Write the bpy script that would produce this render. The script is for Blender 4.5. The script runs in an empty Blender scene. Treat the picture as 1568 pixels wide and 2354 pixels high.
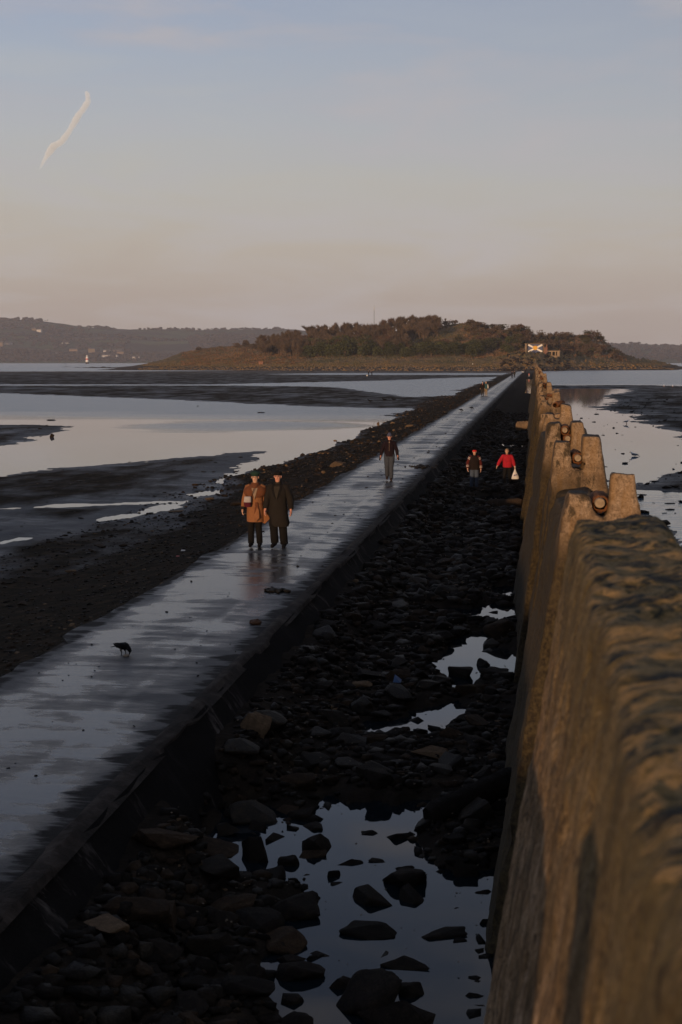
import bpy, bmesh, math, random
import numpy as np
from mathutils import Vector, Matrix, Euler, noise as mnoise
random.seed(7)
rng = np.random.default_rng(11)
S = bpy.context.scene
COL = S.collection
R = math.radians
PI = math.pi

# ------------------------------------------------------------------ camera
CAM = Vector((0, 0, 4.25))
F = 3268.0                       # focal length in pixels of a 1568 x 2353 picture (50 mm on 24 x 36)
CROT = Euler((R(90 - 6.04), 0, R(7.69)), 'XYZ')
CM = CROT.to_matrix()
def ray(x, y):
    d = CM @ Vector(((x - 784) / F, -(y - 1176.5) / F, -1))
    return d
def at(x, y, z):                 # the point on the level z seen at picture position x, y
    d = ray(x, y); t = (z - CAM.z) / d.z
    return CAM + d * t
def far(x, y, Y):                # the point at distance Y seen at picture position x, y
    d = ray(x, y); t = Y / d.y
    return CAM + d * t
cam = bpy.data.cameras.new('camera'); co = bpy.data.objects.new('camera', cam); COL.objects.link(co)
cam.sensor_fit = 'VERTICAL'; cam.sensor_height = 36; cam.sensor_width = 24; cam.lens = 50
cam.clip_start = .05; cam.clip_end = 60000
cam.dof.use_dof = True; cam.dof.focus_distance = 34; cam.dof.aperture_fstop = 6.3
co.location = CAM; co.rotation_euler = CROT
S.camera = co

# ------------------------------------------------------------------ helpers
def tag(o, label=None, cat=None, group=None, kind=None):
    if label: o['label'] = label
    if cat: o['category'] = cat
    if group: o['group'] = group
    if kind: o['kind'] = kind
    return o
def link(name, me, m=None, parent=None, loc=None):
    o = bpy.data.objects.new(name, me); COL.objects.link(o)
    if m is not None:
        for mm in (m if isinstance(m, (list, tuple)) else [m]): me.materials.append(mm)
    if parent: o.parent = parent
    if loc is not None: o.location = loc
    return o
def empty(name, loc, rz=0, label=None, cat=None, group=None):
    o = bpy.data.objects.new(name, None); COL.objects.link(o); o.location = loc; o.rotation_euler = (0, 0, rz)
    o.empty_display_size = .2
    return tag(o, label, cat, group)
def smooth(me, ang=None):
    me.polygons.foreach_set('use_smooth', np.ones(len(me.polygons), bool))
    if ang: me.set_sharp_from_angle(angle=R(ang))
    return me
def mesh_np(name, v, f, sm=False):
    """v (n,3) array; f (m,k) array of equal sized faces"""
    me = bpy.data.meshes.new(name); v = np.asarray(v, np.float32); f = np.asarray(f, np.int32)
    me.vertices.add(len(v)); me.vertices.foreach_set('co', v.ravel())
    k = f.shape[1]; me.loops.add(f.size); me.loops.foreach_set('vertex_index', f.ravel())
    me.polygons.add(len(f)); me.polygons.foreach_set('loop_start', np.arange(0, f.size, k, dtype=np.int32))
    me.update(calc_edges=True)
    if sm: smooth(me)
    return me
class MB:
    """collects simple shapes into one mesh"""
    def __init__(s): s.v = []; s.f = []
    def add(s, v, f):
        n = len(s.v); s.v += [tuple(p) for p in v]; s.f += [tuple(i + n for i in q) for q in f]; return s
    def box(s, c, d, rz=0, M=None):
        x, y, z = [q / 2 for q in d]
        P = [Vector((a * x, b * y, e * z)) for a in (-1, 1) for b in (-1, 1) for e in (-1, 1)]
        Q = M if M is not None else Matrix.Rotation(rz, 3, 'Z')
        P = [Q @ p + Vector(c) for p in P]
        return s.add(P, [(0, 1, 3, 2), (4, 6, 7, 5), (0, 4, 5, 1), (2, 3, 7, 6), (0, 2, 6, 4), (1, 5, 7, 3)])
    def tube(s, pts, rad, n=10, cap=True, flat=1.0, up=None):
        pts = [Vector(p) for p in pts]
        if not isinstance(rad, (list, tuple)): rad = [rad] * len(pts)
        V = []; u = None
        for i, p in enumerate(pts):
            t = (pts[min(i + 1, len(pts) - 1)] - pts[max(i - 1, 0)]).normalized()
            if u is None:
                a = Vector(up) if up else (Vector((0, 1, 0)) if abs(t.y) < .9 else Vector((1, 0, 0)))
                u = (a - t * a.dot(t)).normalized()
            else: u = (u - t * u.dot(t)).normalized()
            w = t.cross(u)
            for k in range(n):
                an = 2 * PI * k / n
                V.append(p + (u * math.cos(an) * flat + w * math.sin(an)) * rad[i])
        Fc = [(i * n + k, i * n + (k + 1) % n, (i + 1) * n + (k + 1) % n, (i + 1) * n + k) for i in range(len(pts) - 1) for k in range(n)]
        if cap: Fc += [tuple(range(n - 1, -1, -1)), tuple(range((len(pts) - 1) * n, len(pts) * n))]
        return s.add(V, Fc)
    def loft(s, rings, n=18, cap=True, wob=0.0):
        V = []
        for (c, rx, ry) in rings:
            for k in range(n):
                a = 2 * PI * k / n
                w = 1 + wob * math.sin(5 * a + c[2] * 9) + wob * .6 * math.sin(3 * a + c[2] * 5)
                V.append((c[0] + rx * math.cos(a) * w, c[1] + ry * math.sin(a) * w, c[2]))
        Fc = [(i * n + k, i * n + (k + 1) % n, (i + 1) * n + (k + 1) % n, (i + 1) * n + k) for i in range(len(rings) - 1) for k in range(n)]
        if cap: Fc += [tuple(range(n - 1, -1, -1)), tuple(range((len(rings) - 1) * n, len(rings) * n))]
        return s.add(V, Fc)
    def mesh(s, name, sm=False, ang=None):
        me = bpy.data.meshes.new(name); me.from_pydata(s.v, [], s.f); me.update()
        bm = bmesh.new(); bm.from_mesh(me); bmesh.ops.recalc_face_normals(bm, faces=bm.faces); bm.to_mesh(me); bm.free()
        if sm: smooth(me, ang)
        return me
    def build(s, name, m, parent=None, sm=False, ang=None, loc=None):
        return link(name, s.mesh(name, sm, ang), m, parent, loc)
def baked(o, *mods):
    """a mesh with the modifiers applied"""
    for t, kw in mods:
        md = o.modifiers.new(t, t)
        for k, v in kw.items(): setattr(md, k, v)
    dg = bpy.context.evaluated_depsgraph_get(); dg.update()
    me = bpy.data.meshes.new_from_object(o.evaluated_get(dg))
    return me
def skin(name, nodes, edges, root, m, parent=None, sub=2):
    keys = list(nodes); idx = {k: i for i, k in enumerate(keys)}
    me = bpy.data.meshes.new('tmp'); me.from_pydata([nodes[k][0] for k in keys], [(idx[a], idx[b]) for a, b in edges], [])
    o = bpy.data.objects.new('tmp', me); COL.objects.link(o)
    o.modifiers.new('Skin', 'SKIN')
    if not me.skin_vertices: me.attributes  # layer made by the modifier below
    bm = bmesh.new(); bm.from_mesh(me); ly = bm.verts.layers.skin.verify(); bm.verts.ensure_lookup_table()
    for k in keys:
        r = nodes[k][1]; r = (r, r) if not isinstance(r, (tuple, list)) else r
        bm.verts[idx[k]][ly].radius = r; bm.verts[idx[k]][ly].use_root = (k == root)
    bm.to_mesh(me); bm.free()
    md = o.modifiers.new('Sub', 'SUBSURF'); md.levels = sub; md.render_levels = sub
    dg = bpy.context.evaluated_depsgraph_get(); dg.update()
    out = bpy.data.meshes.new_from_object(o.evaluated_get(dg)); out.name = name
    bpy.data.objects.remove(o); out.materials.clear(); smooth(out)
    return link(name, out, m, parent)

# value noise on arrays
_P = rng.random((256, 256)).astype(np.float32)
def vnoise(x, y):
    xi = np.floor(x).astype(np.int64); yi = np.floor(y).astype(np.int64)
    fx = (x - xi).astype(np.float32); fy = (y - yi).astype(np.float32)
    fx = fx * fx * (3 - 2 * fx); fy = fy * fy * (3 - 2 * fy)
    a = _P[xi & 255, yi & 255]; b = _P[(xi + 1) & 255, yi & 255]; c = _P[xi & 255, (yi + 1) & 255]; d = _P[(xi + 1) & 255, (yi + 1) & 255]
    return (a * (1 - fx) + b * fx) * (1 - fy) + (c * (1 - fx) + d * fx) * fy - .5
def fbm(x, y, o=4, g=.5):
    s = 0; a = 1; 
    for i in range(o):
        s = s + a * vnoise(x * 2 ** i + 17.3 * i, y * 2 ** i + 9.1 * i); a *= g
    return s
def sstep(a, b, x):
    t = np.clip((x - a) / (b - a), 0, 1); return t * t * (3 - 2 * t)
def sdf(px, py, poly):
    """signed distance, positive inside"""
    d2 = np.full(px.shape, 1e18, np.float64); ins = np.zeros(px.shape, bool)
    n = len(poly)
    for i in range(n):
        x0, y0 = poly[i]; x1, y1 = poly[(i + 1) % n]
        dx, dy = x1 - x0, y1 - y0
        t = np.clip(((px - x0) * dx + (py - y0) * dy) / (dx * dx + dy * dy + 1e-12), 0, 1)
        d2 = np.minimum(d2, (px - x0 - t * dx) ** 2 + (py - y0 - t * dy) ** 2)
        c = (y0 > py) != (y1 > py)
        ins ^= c & (px < (x1 - x0) * (py - y0) / ((y1 - y0) if y1 != y0 else 1e-12) + x0)
    d = np.sqrt(d2); return np.where(ins, d, -d)

# ------------------------------------------------------------------ materials
class NT:
    def __init__(s, name):
        s.m = bpy.data.materials.new(name); s.m.use_nodes = True; s.t = s.m.node_tree; s.n = s.t.nodes; s.l = s.t.links
        s.b = s.n['Principled BSDF']
    def new(s, t, **kw):
        n = s.n.new(t)
        for k, v in kw.items():
            if k in n.inputs: 
                i = n.inputs[k]
                if hasattr(v, 'is_output') or isinstance(v, bpy.types.NodeSocket): s.l.new(v, i)
                else: i.default_value = v
            else: setattr(n, k, v)
        return n
    def pos(s, mode='Object', scale=(1, 1, 1)):
        if mode == 'World': o = s.new('ShaderNodeNewGeometry').outputs['Position']
        else: o = s.new('ShaderNodeTexCoord').outputs['Object']
        mp = s.n.new('ShaderNodeMapping'); mp.inputs['Scale'].default_value = scale; s.l.new(o, mp.inputs[0])
        return mp.outputs[0]
    def noise(s, vec, scale, detail=5, rough=.55, dist=0):
        n = s.n.new('ShaderNodeTexNoise'); s.l.new(vec, n.inputs['Vector'])
        n.inputs['Scale'].default_value = scale; n.inputs['Detail'].default_value = detail; n.inputs['Roughness'].default_value = rough
        n.inputs['Distortion'].default_value = dist
        return n.outputs['Fac']
    def ramp(s, fac, stops, const=False):
        r = s.n.new('ShaderNodeValToRGB'); s.l.new(fac, r.inputs[0]); e = r.color_ramp.elements
        if const: r.color_ramp.interpolation = 'CONSTANT'
        while len(e) < len(stops): e.new(.5)
        for q, (p, c) in zip(e, stops):
            q.position = p; q.color = (c[0], c[1], c[2], 1) if isinstance(c, (tuple, list)) else (c, c, c, 1)
        return r.outputs[0]
    def mix(s, fac, a, b, mode='MIX'):
        n = s.n.new('ShaderNodeMix'); n.data_type = 'RGBA'; n.blend_type = mode
        for i, v in ((0, fac), (6, a), (7, b)):
            if isinstance(v, bpy.types.NodeSocket): s.l.new(v, n.inputs[i])
            elif i == 0: n.inputs[0].default_value = v
            else: n.inputs[i].default_value = (v[0], v[1], v[2], 1) if isinstance(v, (tuple, list)) else (v, v, v, 1)
        return n.outputs[2]
    def math(s, op, a, b=0, c=0, clamp=False):
        n = s.n.new('ShaderNodeMath'); n.operation = op; n.use_clamp = clamp
        for i, v in enumerate((a, b, c)):
            if isinstance(v, bpy.types.NodeSocket): s.l.new(v, n.inputs[i])
            else: n.inputs[i].default_value = v
        return n.outputs[0]
    def smap(s, v, a, b, lo=0., hi=1.):
        n = s.n.new('ShaderNodeMapRange'); n.interpolation_type = 'SMOOTHSTEP'
        s.l.new(v, n.inputs[0]); n.inputs[1].default_value = a; n.inputs[2].default_value = b; n.inputs[3].default_value = lo; n.inputs[4].default_value = hi
        return n.outputs[0]
    def bump(s, h, strength=.5, dist=.02, normal=None):
        n = s.n.new('ShaderNodeBump'); s.l.new(h, n.inputs['Height'])
        if isinstance(strength, bpy.types.NodeSocket): s.l.new(strength, n.inputs['Strength'])
        else: n.inputs['Strength'].default_value = strength
        n.inputs['Distance'].default_value = dist
        if normal: s.l.new(normal, n.inputs['Normal'])
        return n.outputs[0]
    def out(s, color=None, rough=None, normal=None, spec=None):
        for k, v in (('Base Color', color), ('Roughness', rough), ('Normal', normal), ('Specular IOR Level', spec)):
            if v is None: continue
            if isinstance(v, bpy.types.NodeSocket): s.l.new(v, s.b.inputs[k])
            elif isinstance(v, (tuple, list)): s.b.inputs[k].default_value = (*v, 1)
            else: s.b.inputs[k].default_value = v
        return s.m
def pm(name, c1, c2, scale=6, rough=.8, bump=.3, bs=30, bd=.01, mode='Object', c3=None, spec=.3, vary=0):
    t = NT(name); p = t.pos(mode)
    n = t.noise(p, scale, 6, .6)
    st = [(.3, c1), (.65, c2)] if c3 is None else [(.28, c1), (.5, c2), (.72, c3)]
    c = t.ramp(n, st)
    if vary:
        oi = t.new('ShaderNodeObjectInfo'); v = t.math('MULTIPLY_ADD', oi.outputs['Random'], 2 * vary, 1 - vary)
        c = t.mix(1, c, v, 'MULTIPLY')
    h = t.noise(p, bs, 5, .65)
    return t.out(c, rough, t.bump(h, bump, bd), spec)

M = {}
M['skin'] = pm('skin', (.44, .25, .17), (.50, .29, .20), 20, .55, .05, 60)
M['skin_ruddy'] = pm('skin_ruddy', (.46, .20, .14), (.52, .25, .18), 20, .55, .05, 60)
M['eye'] = pm('eye', (.02, .015, .012), (.03, .02, .02), 20, .4, 0)
M['mouth'] = pm('mouth', (.25, .09, .08), (.3, .1, .09), 20, .5, 0)
def cloth(name, c, k=.75, bs=80): 
    M[name] = pm(name, tuple(q * k for q in c), c, 9, .9, .35, bs, .006, spec=.12)
cloth('camel', (.22, .092, .040)); cloth('rust_wool', (.125, .045, .021)); cloth('knit_beige', (.26, .18, .12)); cloth('green_felt', (.016, .036, .028))
cloth('black_wool', (.016, .013, .011)); cloth('dark_olive', (.032, .026, .02)); cloth('black_cloth', (.008, .007, .007)); cloth('dark_leather', (.012, .010, .010))
cloth('plum_fleece', (.013, .007, .010)); cloth('slate_knit', (.062, .066, .105)); cloth('grey_denim', (.042, .047, .060)); cloth('boot_brown', (.035, .020, .014))
cloth('gilet_brown', (.014, .009, .008)); cloth('knit_maroon', (.075, .014, .012)); cloth('knit_white', (.42, .34, .30)); cloth('red_band', (.55, .02, .015)); cloth('blue_denim', (.055, .070, .10))
cloth('red_nylon', (.36, .016, .028), .62, 14); cloth('hair_grey', (.16, .115, .075)); cloth('hair_blond', (.36, .22, .11)); cloth('hair_dark', (.02, .014, .01))
cloth('bag_grey', (.36, .32, .30)); cloth('bag_maroon', (.075, .012, .02)); cloth('plastic_white', (.62, .58, .55)); cloth('ink_blue', (.03, .03, .16)); cloth('teal_nylon', (.03, .075, .085)); cloth('khaki', (.22, .16, .10)); cloth('white_cloth', (.6, .56, .52))
cloth('navy', (.02, .022, .035)); cloth('pink', (.45, .16, .15))
M['crow'] = pm('crow_feathers', (.0025, .0025, .003), (.005, .005, .006), 12, .6, .2, 50, spec=.08)
M['beak'] = pm('beak', (.012, .012, .012), (.02, .02, .02), 12, .4, .0)
M['gull_white'] = pm('gull_white', (.6, .6, .6), (.7, .7, .7), 12, .7, .1)
M['gull_grey'] = pm('gull_grey', (.16, .17, .19), (.22, .23, .25), 12, .7, .1)
M['gull_bill'] = pm('gull_bill', (.35, .12, .03), (.4, .15, .04), 12, .5, 0)

def m_rock(name, a, b, c, rough=.55, sp=.2):
    t = NT(name); p = t.pos('Object'); n = t.noise(p, 3.2, 8, .65); n2 = t.noise(p, 14, 6, .7)
    col = t.ramp(n, [(.3, a), (.52, b), (.75, c)])
    col = t.mix(t.ramp(n2, [(.42, 0), (.7, .55)]), col, tuple(q * .35 for q in a))
    oi = t.new('ShaderNodeObjectInfo'); v = t.math('MULTIPLY_ADD', oi.outputs['Random'], .7, .65)
    col = t.mix(1, col, v, 'MULTIPLY')
    h = t.math('ADD', n2, t.noise(p, 45, 4, .6))
    return t.out(col, t.ramp(n2, [(.3, rough - .05), (.7, rough + .25)]), t.bump(h, .6, .03), sp)
M['rock_dark'] = m_rock('rock_dark', (.0055, .0045, .0038), (.012, .009, .007), (.025, .018, .012), .65, .07)
M['rock_brown'] = m_rock('rock_brown', (.014, .009, .006), (.028, .018, .011), (.055, .035, .020), .7, .08)
M['rock_tan'] = m_rock('rock_tan', (.075, .048, .028), (.14, .090, .05), (.21, .14, .085), .75)
M['rock_weed'] = m_rock('rock_weed', (.006, .005, .004), (.015, .011, .007), (.036, .025, .012), .5, .15)
M['rock_gold'] = m_rock('rock_gold', (.10, .06, .025), (.20, .12, .045), (.30, .19, .085), .9)
M['rock_pale'] = m_rock('rock_pale', (.12, .095, .07), (.2, .16, .12), (.32, .27, .21), .85)

def m_ground():
    t = NT('ground_mud'); w = t.pos('World')
    sep = t.new('ShaderNodeSeparateXYZ'); t.l.new(w, sep.inputs[0]); X, Y, Z = sep.outputs
    a = t.noise(t.pos('World', (1, .35, 1)), .35, 7, .6)
    mud = t.ramp(a, [(.3, (.016, .017, .022)), (.55, (.028, .026, .028)), (.75, (.05, .042, .036))])
    # stony, weedy bank beside the path and in the trough
    b = t.noise(w, 2.2, 8, .7); bank = t.ramp(b, [(.3, (.006, .005, .004)), (.5, (.016, .012, .008)), (.72, (.05, .034, .02))])
    low = t.smap(t.math('ADD', Z, t.math('MULTIPLY_ADD', a, .5, -.25)), -1.13, -1.0); col = t.mix(low, mud, bank)
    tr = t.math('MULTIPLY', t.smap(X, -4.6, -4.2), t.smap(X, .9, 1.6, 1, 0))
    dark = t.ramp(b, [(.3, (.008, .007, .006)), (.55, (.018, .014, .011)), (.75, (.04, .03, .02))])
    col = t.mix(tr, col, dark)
    # far sand of the island beach is drier
    fy = t.smap(Y, 560, 720); sand = t.ramp(a, [(.3, (.05, .038, .03)), (.7, (.10, .075, .055))]); col = t.mix(t.math('MULTIPLY', fy, .8), col, sand)
    wet = t.noise(t.pos('World', (.4, 1, 1)), .22, 9, .68)
    rr = t.ramp(wet, [(.36, .72), (.52, .62), (.63, .42), (.72, .18)])
    rough = t.mix(t.math('MAXIMUM', low, tr), rr, .9)
    h1 = t.noise(t.pos('World', (1, 1.6, 1)), 3.0, 6, .7); h2 = t.noise(w, 22, 4, .7)
    h = t.math('ADD', t.math('ADD', h1, t.math('MULTIPLY', h2, .35)), t.math('MULTIPLY', t.noise(t.pos('World', (.5, 2.2, 1)), 5.5, 3, .5), .5))
    n = t.bump(h, .7, .10)
    sp = t.mix(t.math('MAXIMUM', low, tr), .42, .03)
    return t.out(col, rough, n, sp)
M['ground'] = m_ground()

def m_water(name, kind):
    t = NT(name); w = t.pos('World')
    sep = t.new('ShaderNodeSeparateXYZ'); t.l.new(w, sep.inputs[0]); X, Y, Z = sep.outputs
    r1 = t.noise(t.pos('World', (.55, 1.5, 1)), 1.5, 3, .6); r2 = t.noise(t.pos('World', (.35, 1.0, 1)), .42, 5, .65)
    if kind == 'pool':
        n = t.bump(r1, .02, .02); rgh = .03
    else:
        wob = t.math('MULTIPLY_ADD', t.noise(t.pos('World', (.35, 1, 1)), .05, 4, .6), 36, -18)
        yy = t.math('ADD', Y, wob)
        left = t.smap(yy, 124, 152); right = t.smap(yy, 290, 360)
        side = t.smap(X, -1, 1)
        mk = t.math('ADD', t.math('MULTIPLY', left, t.math('SUBTRACT', 1, side)), t.math('MULTIPLY', right, side))
        # a cat's paw of wind on the calm lagoon
        dx = t.math('DIVIDE', t.math('ADD', X, 24), 10); dy = t.math('DIVIDE', t.math('SUBTRACT', yy, 116), 11)
        pw = t.smap(t.math('ADD', t.math('MULTIPLY', dx, dx), t.math('MULTIPLY', dy, dy)), .25, 1.4, .8, 0)
        mk = t.math('MAXIMUM', mk, pw)
        shoal = t.math('MULTIPLY', t.smap(Y, 56, 62, 1, 0), side)
        mk = t.math('MAXIMUM', mk, t.math('MULTIPLY', shoal, .25))
        st = t.math('MULTIPLY_ADD', mk, .98, .006)
        h = t.math('ADD', r1, t.math('MULTIPLY', r2, 2.2))
        n = t.bump(h, st, .085); rgh = t.math('MULTIPLY_ADD', mk, .20, .03)
    t.b.inputs['IOR'].default_value = 1.333
    return t.out((.004, .007, .010) if kind == 'pool' else (.045, .085, .13), rgh, n, .5)
M['water'] = m_water('sea_water', 'sea'); M['pool'] = m_water('pool_water', 'pool')

def m_path():
    t = NT('wet_concrete'); w = t.pos('World')
    sep = t.new('ShaderNodeSeparateXYZ'); t.l.new(w, sep.inputs[0]); X, Y, Z = sep.outputs
    a = t.noise(t.pos('World', (.8, 1, 1)), .75, 7, .62, .3); b = t.noise(w, 4.5, 6, .7); fine = t.noise(w, 55, 4, .7)
    # tyre worn strip and the long joint hold water
    xm = t.math('ADD', X, t.math('MULTIPLY_ADD', t.noise(w, .25, 2), .3, -.15))
    j1 = t.smap(t.math('ABSOLUTE', t.math('ADD', xm, 5.05)), .02, .14, .05, 0)
    j2 = t.smap(t.math('ABSOLUTE', t.math('ADD', xm, 6.3)), .1, .5, .07, 0)
    edge = t.math('ADD', t.smap(X, -6.95, -6.5, -.10, 0), t.smap(X, -4.75, -4.2, 0, -.16))
    # each slab holds a little more or less water than the next
    sl = t.math('FLOOR', t.math('DIVIDE', Y, 4.1)); wn = t.new('ShaderNodeTexWhiteNoise', noise_dimensions='1D'); t.l.new(sl, wn.inputs['W'])
    slab = t.math('MULTIPLY_ADD', wn.outputs['Value'], .10, -.05)
    strk = t.noise(t.pos('World', (.28, 1, 1)), 2.6, 8, .68, .2)
    pud = t.math('ADD', t.math('ADD', t.math('ADD', t.math('MULTIPLY', a, .62), t.math('MULTIPLY', strk, .60)), t.math('ADD', j1, j2)), t.math('ADD', edge, slab))
    k = t.smap(pud, .56, .66)
    mid = t.smap(pud, .42, .58)
    col = t.mix(k, t.ramp(b, [(.3, (.020, .020, .022)), (.7, (.042, .040, .041))]), (.018, .019, .022))
    rough = t.mix(k, t.mix(mid, .66, .40), .21)
    wd = t.math('ADD', t.math('MAXIMUM', t.smap(X, -5.0, -4.05, 0, .30), t.smap(X, -7.0, -6.6, .25, 0)), t.math('MULTIPLY', strk, .62))
    weed_ = t.smap(wd, .50, .58); col = t.mix(weed_, col, (.006, .0055, .006)); rough = t.mix(weed_, rough, .75)
    jy = t.math('ABSOLUTE', t.math('SUBTRACT', t.math('FRACT', t.math('DIVIDE', Y, 4.1)), .5)); joint = t.smap(jy, .492, .498)
    col = t.mix(t.math('MULTIPLY', joint, .7), col, (.008, .008, .008))
    st = t.math('MULTIPLY', t.math('SUBTRACT', 1, k), .5)
    n = t.bump(t.math('ADD', t.math('ADD', fine, t.math('MULTIPLY', b, 1.2)), t.math('MULTIPLY', strk, 2.5)), t.math('ADD', st, .10), .02)
    return t.out(col, rough, n, t.mix(weed_, .5, .1))
M['path'] = m_path()
M['path_side'] = None
def m_side():
    t = NT('stained_concrete_side'); w = t.pos('World', (.5, 1.6, .7)); a = t.noise(w, .9, 8, .75); b = t.noise(t.pos('World', (1, 3, .6)), 2.2, 7, .7)
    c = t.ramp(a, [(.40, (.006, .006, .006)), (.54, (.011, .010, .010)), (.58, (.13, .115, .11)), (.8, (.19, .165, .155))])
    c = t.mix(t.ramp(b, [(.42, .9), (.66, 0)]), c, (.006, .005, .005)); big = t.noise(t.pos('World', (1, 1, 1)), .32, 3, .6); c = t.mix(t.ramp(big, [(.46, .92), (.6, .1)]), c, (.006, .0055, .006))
    return t.out(c, .9, t.bump(t.noise(t.pos('World'), 9, 7, .75), .8, .05), .05)
M['path_side'] = m_side()
M['kerb'] = pm('kerb_edge', (.008, .007, .007), (.018, .014, .012), 2.5, .8, .8, 20, .04, 'World', (.06, .048, .042), spec=.1)

def m_concrete():
    t = NT('weathered_concrete'); p = t.pos('Object'); a = t.noise(p, 1.6, 8, .68); b = t.noise(p, 22, 6, .75); v = t.noise(t.pos('Object', (3, 3, .35)), 1.8, 6, .6)
    c = t.ramp(a, [(.30, (.155, .10, .058)), (.48, (.27, .185, .115)), (.6, (.34, .245, .165)), (.74, (.44, .335, .245))])
    sp2 = t.noise(p, 60, 3, .6)
    c = t.mix(t.ramp(b, [(.42, .0), (.58, .7)]), c, (.13, .082, .045))
    c = t.mix(t.ramp(sp2, [(.52, 0), (.62, .55)]), c, (.07, .045, .026))
    c = t.mix(t.ramp(v, [(.52, 0), (.70, .65)]), c, (.21, .11, .03))
    pale = t.noise(p, 2.7, 6, .7); c = t.mix(t.ramp(pale, [(.58, 0), (.68, .5)]), c, (.44, .33, .25))
    sep = t.new('ShaderNodeSeparateXYZ'); t.l.new(p, sep.inputs[0])
    # weed, crust and dim light painted dark on foot and flanks; crust on top
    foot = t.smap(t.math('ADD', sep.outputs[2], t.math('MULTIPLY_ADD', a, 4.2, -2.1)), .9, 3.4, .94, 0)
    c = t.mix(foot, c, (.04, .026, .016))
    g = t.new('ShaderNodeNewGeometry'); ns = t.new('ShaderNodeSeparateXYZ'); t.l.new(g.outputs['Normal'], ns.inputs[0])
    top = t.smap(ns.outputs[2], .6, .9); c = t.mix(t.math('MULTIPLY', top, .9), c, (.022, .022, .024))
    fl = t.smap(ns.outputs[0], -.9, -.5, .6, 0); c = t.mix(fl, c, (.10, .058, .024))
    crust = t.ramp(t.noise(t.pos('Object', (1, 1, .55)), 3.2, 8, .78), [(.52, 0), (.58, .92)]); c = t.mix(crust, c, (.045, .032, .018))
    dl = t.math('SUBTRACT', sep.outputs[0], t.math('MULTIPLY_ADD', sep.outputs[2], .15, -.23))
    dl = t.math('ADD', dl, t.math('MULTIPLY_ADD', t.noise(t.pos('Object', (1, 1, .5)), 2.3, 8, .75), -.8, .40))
    flank_dim = t.math('MULTIPLY', t.smap(dl, .26, .40, .93, 0), t.smap(sep.outputs[2], 2.4, 2.9, 1, 0))  # left flank: dim grazing light painted dark, mixed with ragged weed growth
    c = t.mix(flank_dim, c, t.ramp(b, [(.4, (.014, .010, .006)), (.6, (.05, .036, .016))]))
    oi = t.new('ShaderNodeObjectInfo'); vv = t.math('MULTIPLY_ADD', oi.outputs['Random'], .3, .85); c = t.mix(1, c, vv, 'MULTIPLY')
    h = t.math('ADD', b, t.math('MULTIPLY', a, 1.5))
    return t.out(c, .9, t.bump(h, .7, .02), .2)
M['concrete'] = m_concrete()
def m_moss():
    t = NT('mossy_concrete'); p = t.pos('World'); st = t.noise(t.pos('World', (2.2, 5.0, 3)), 2.6, 8, .75, .6); b = t.noise(p, 26, 5, .7)
    topc = t.ramp(st, [(.36, (.004, .006, .010)), (.44, (.016, .020, .022)), (.49, (.10, .072, .024)), (.54, (.32, .20, .085)), (.60, (.045, .045, .028)), (.68, (.012, .017, .022))])
    v = t.noise(t.pos('World', (9, 5.0, .4)), 3.0, 8, .72)
    side = t.ramp(v, [(.38, (.075, .046, .024)), (.47, (.19, .115, .055)), (.53, (.27, .17, .088)), (.62, (.42, .29, .18))])
    side = t.mix(t.ramp(t.noise(p, 9, 5, .7), [(.5, 0), (.75, .5)]), side, (.10, .075, .03))
    sep = t.new('ShaderNodeSeparateXYZ'); t.l.new(p, sep.inputs[0])
    hz = t.smap(t.math('ADD', sep.outputs[2], t.math('MULTIPLY', v, .5)), 3.35, 4.0, 0, .8); side = t.mix(hz, side, (.12, .092, .036)); blot = t.noise(t.pos('World', (3, 1.2, .8)), 2.2, 6, .7); side = t.mix(t.ramp(blot, [(.5, 0), (.6, .6)]), side, (.055, .042, .02))
    g = t.new('ShaderNodeNewGeometry'); ns = t.new('ShaderNodeSeparateXYZ'); t.l.new(g.outputs['Normal'], ns.inputs[0])
    grit = t.noise(p, 75, 4, .7); side = t.mix(t.ramp(grit, [(.48, 0), (.60, .65)]), side, (.06, .038, .02)); side = t.mix(t.ramp(grit, [(.30, .5), (.40, 0)]), side, (.42, .31, .21)); topc = t.mix(t.ramp(t.noise(p, 38, 5, .7), [(.5, 0), (.62, .6)]), topc, (.20, .15, .085))
    pitn = t.noise(p, 21, 3, .6); side = t.mix(t.ramp(pitn, [(.60, 0), (.66, .8)]), side, (.035, .024, .014))
    c = t.mix(t.smap(ns.outputs[2], .45, .85), side, topc)
    return t.out(c, .9, t.bump(t.math('ADD', t.math('MULTIPLY', st, 2), b), .6, .02), .2)
M['moss'] = m_moss()
M['rust'] = pm('rust', (.05, .018, .007), (.13, .048, .016), 14, .9, .7, 40, .02, c3=(.2, .08, .025))
M['pipe_core'] = pm('pipe_core', (.16, .11, .065), (.30, .22, .14), 25, .9, .4, 60)
M['wood_old'] = pm('old_timber', (.04, .026, .014), (.10, .062, .03), 7, .8, .4, 30)

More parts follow.
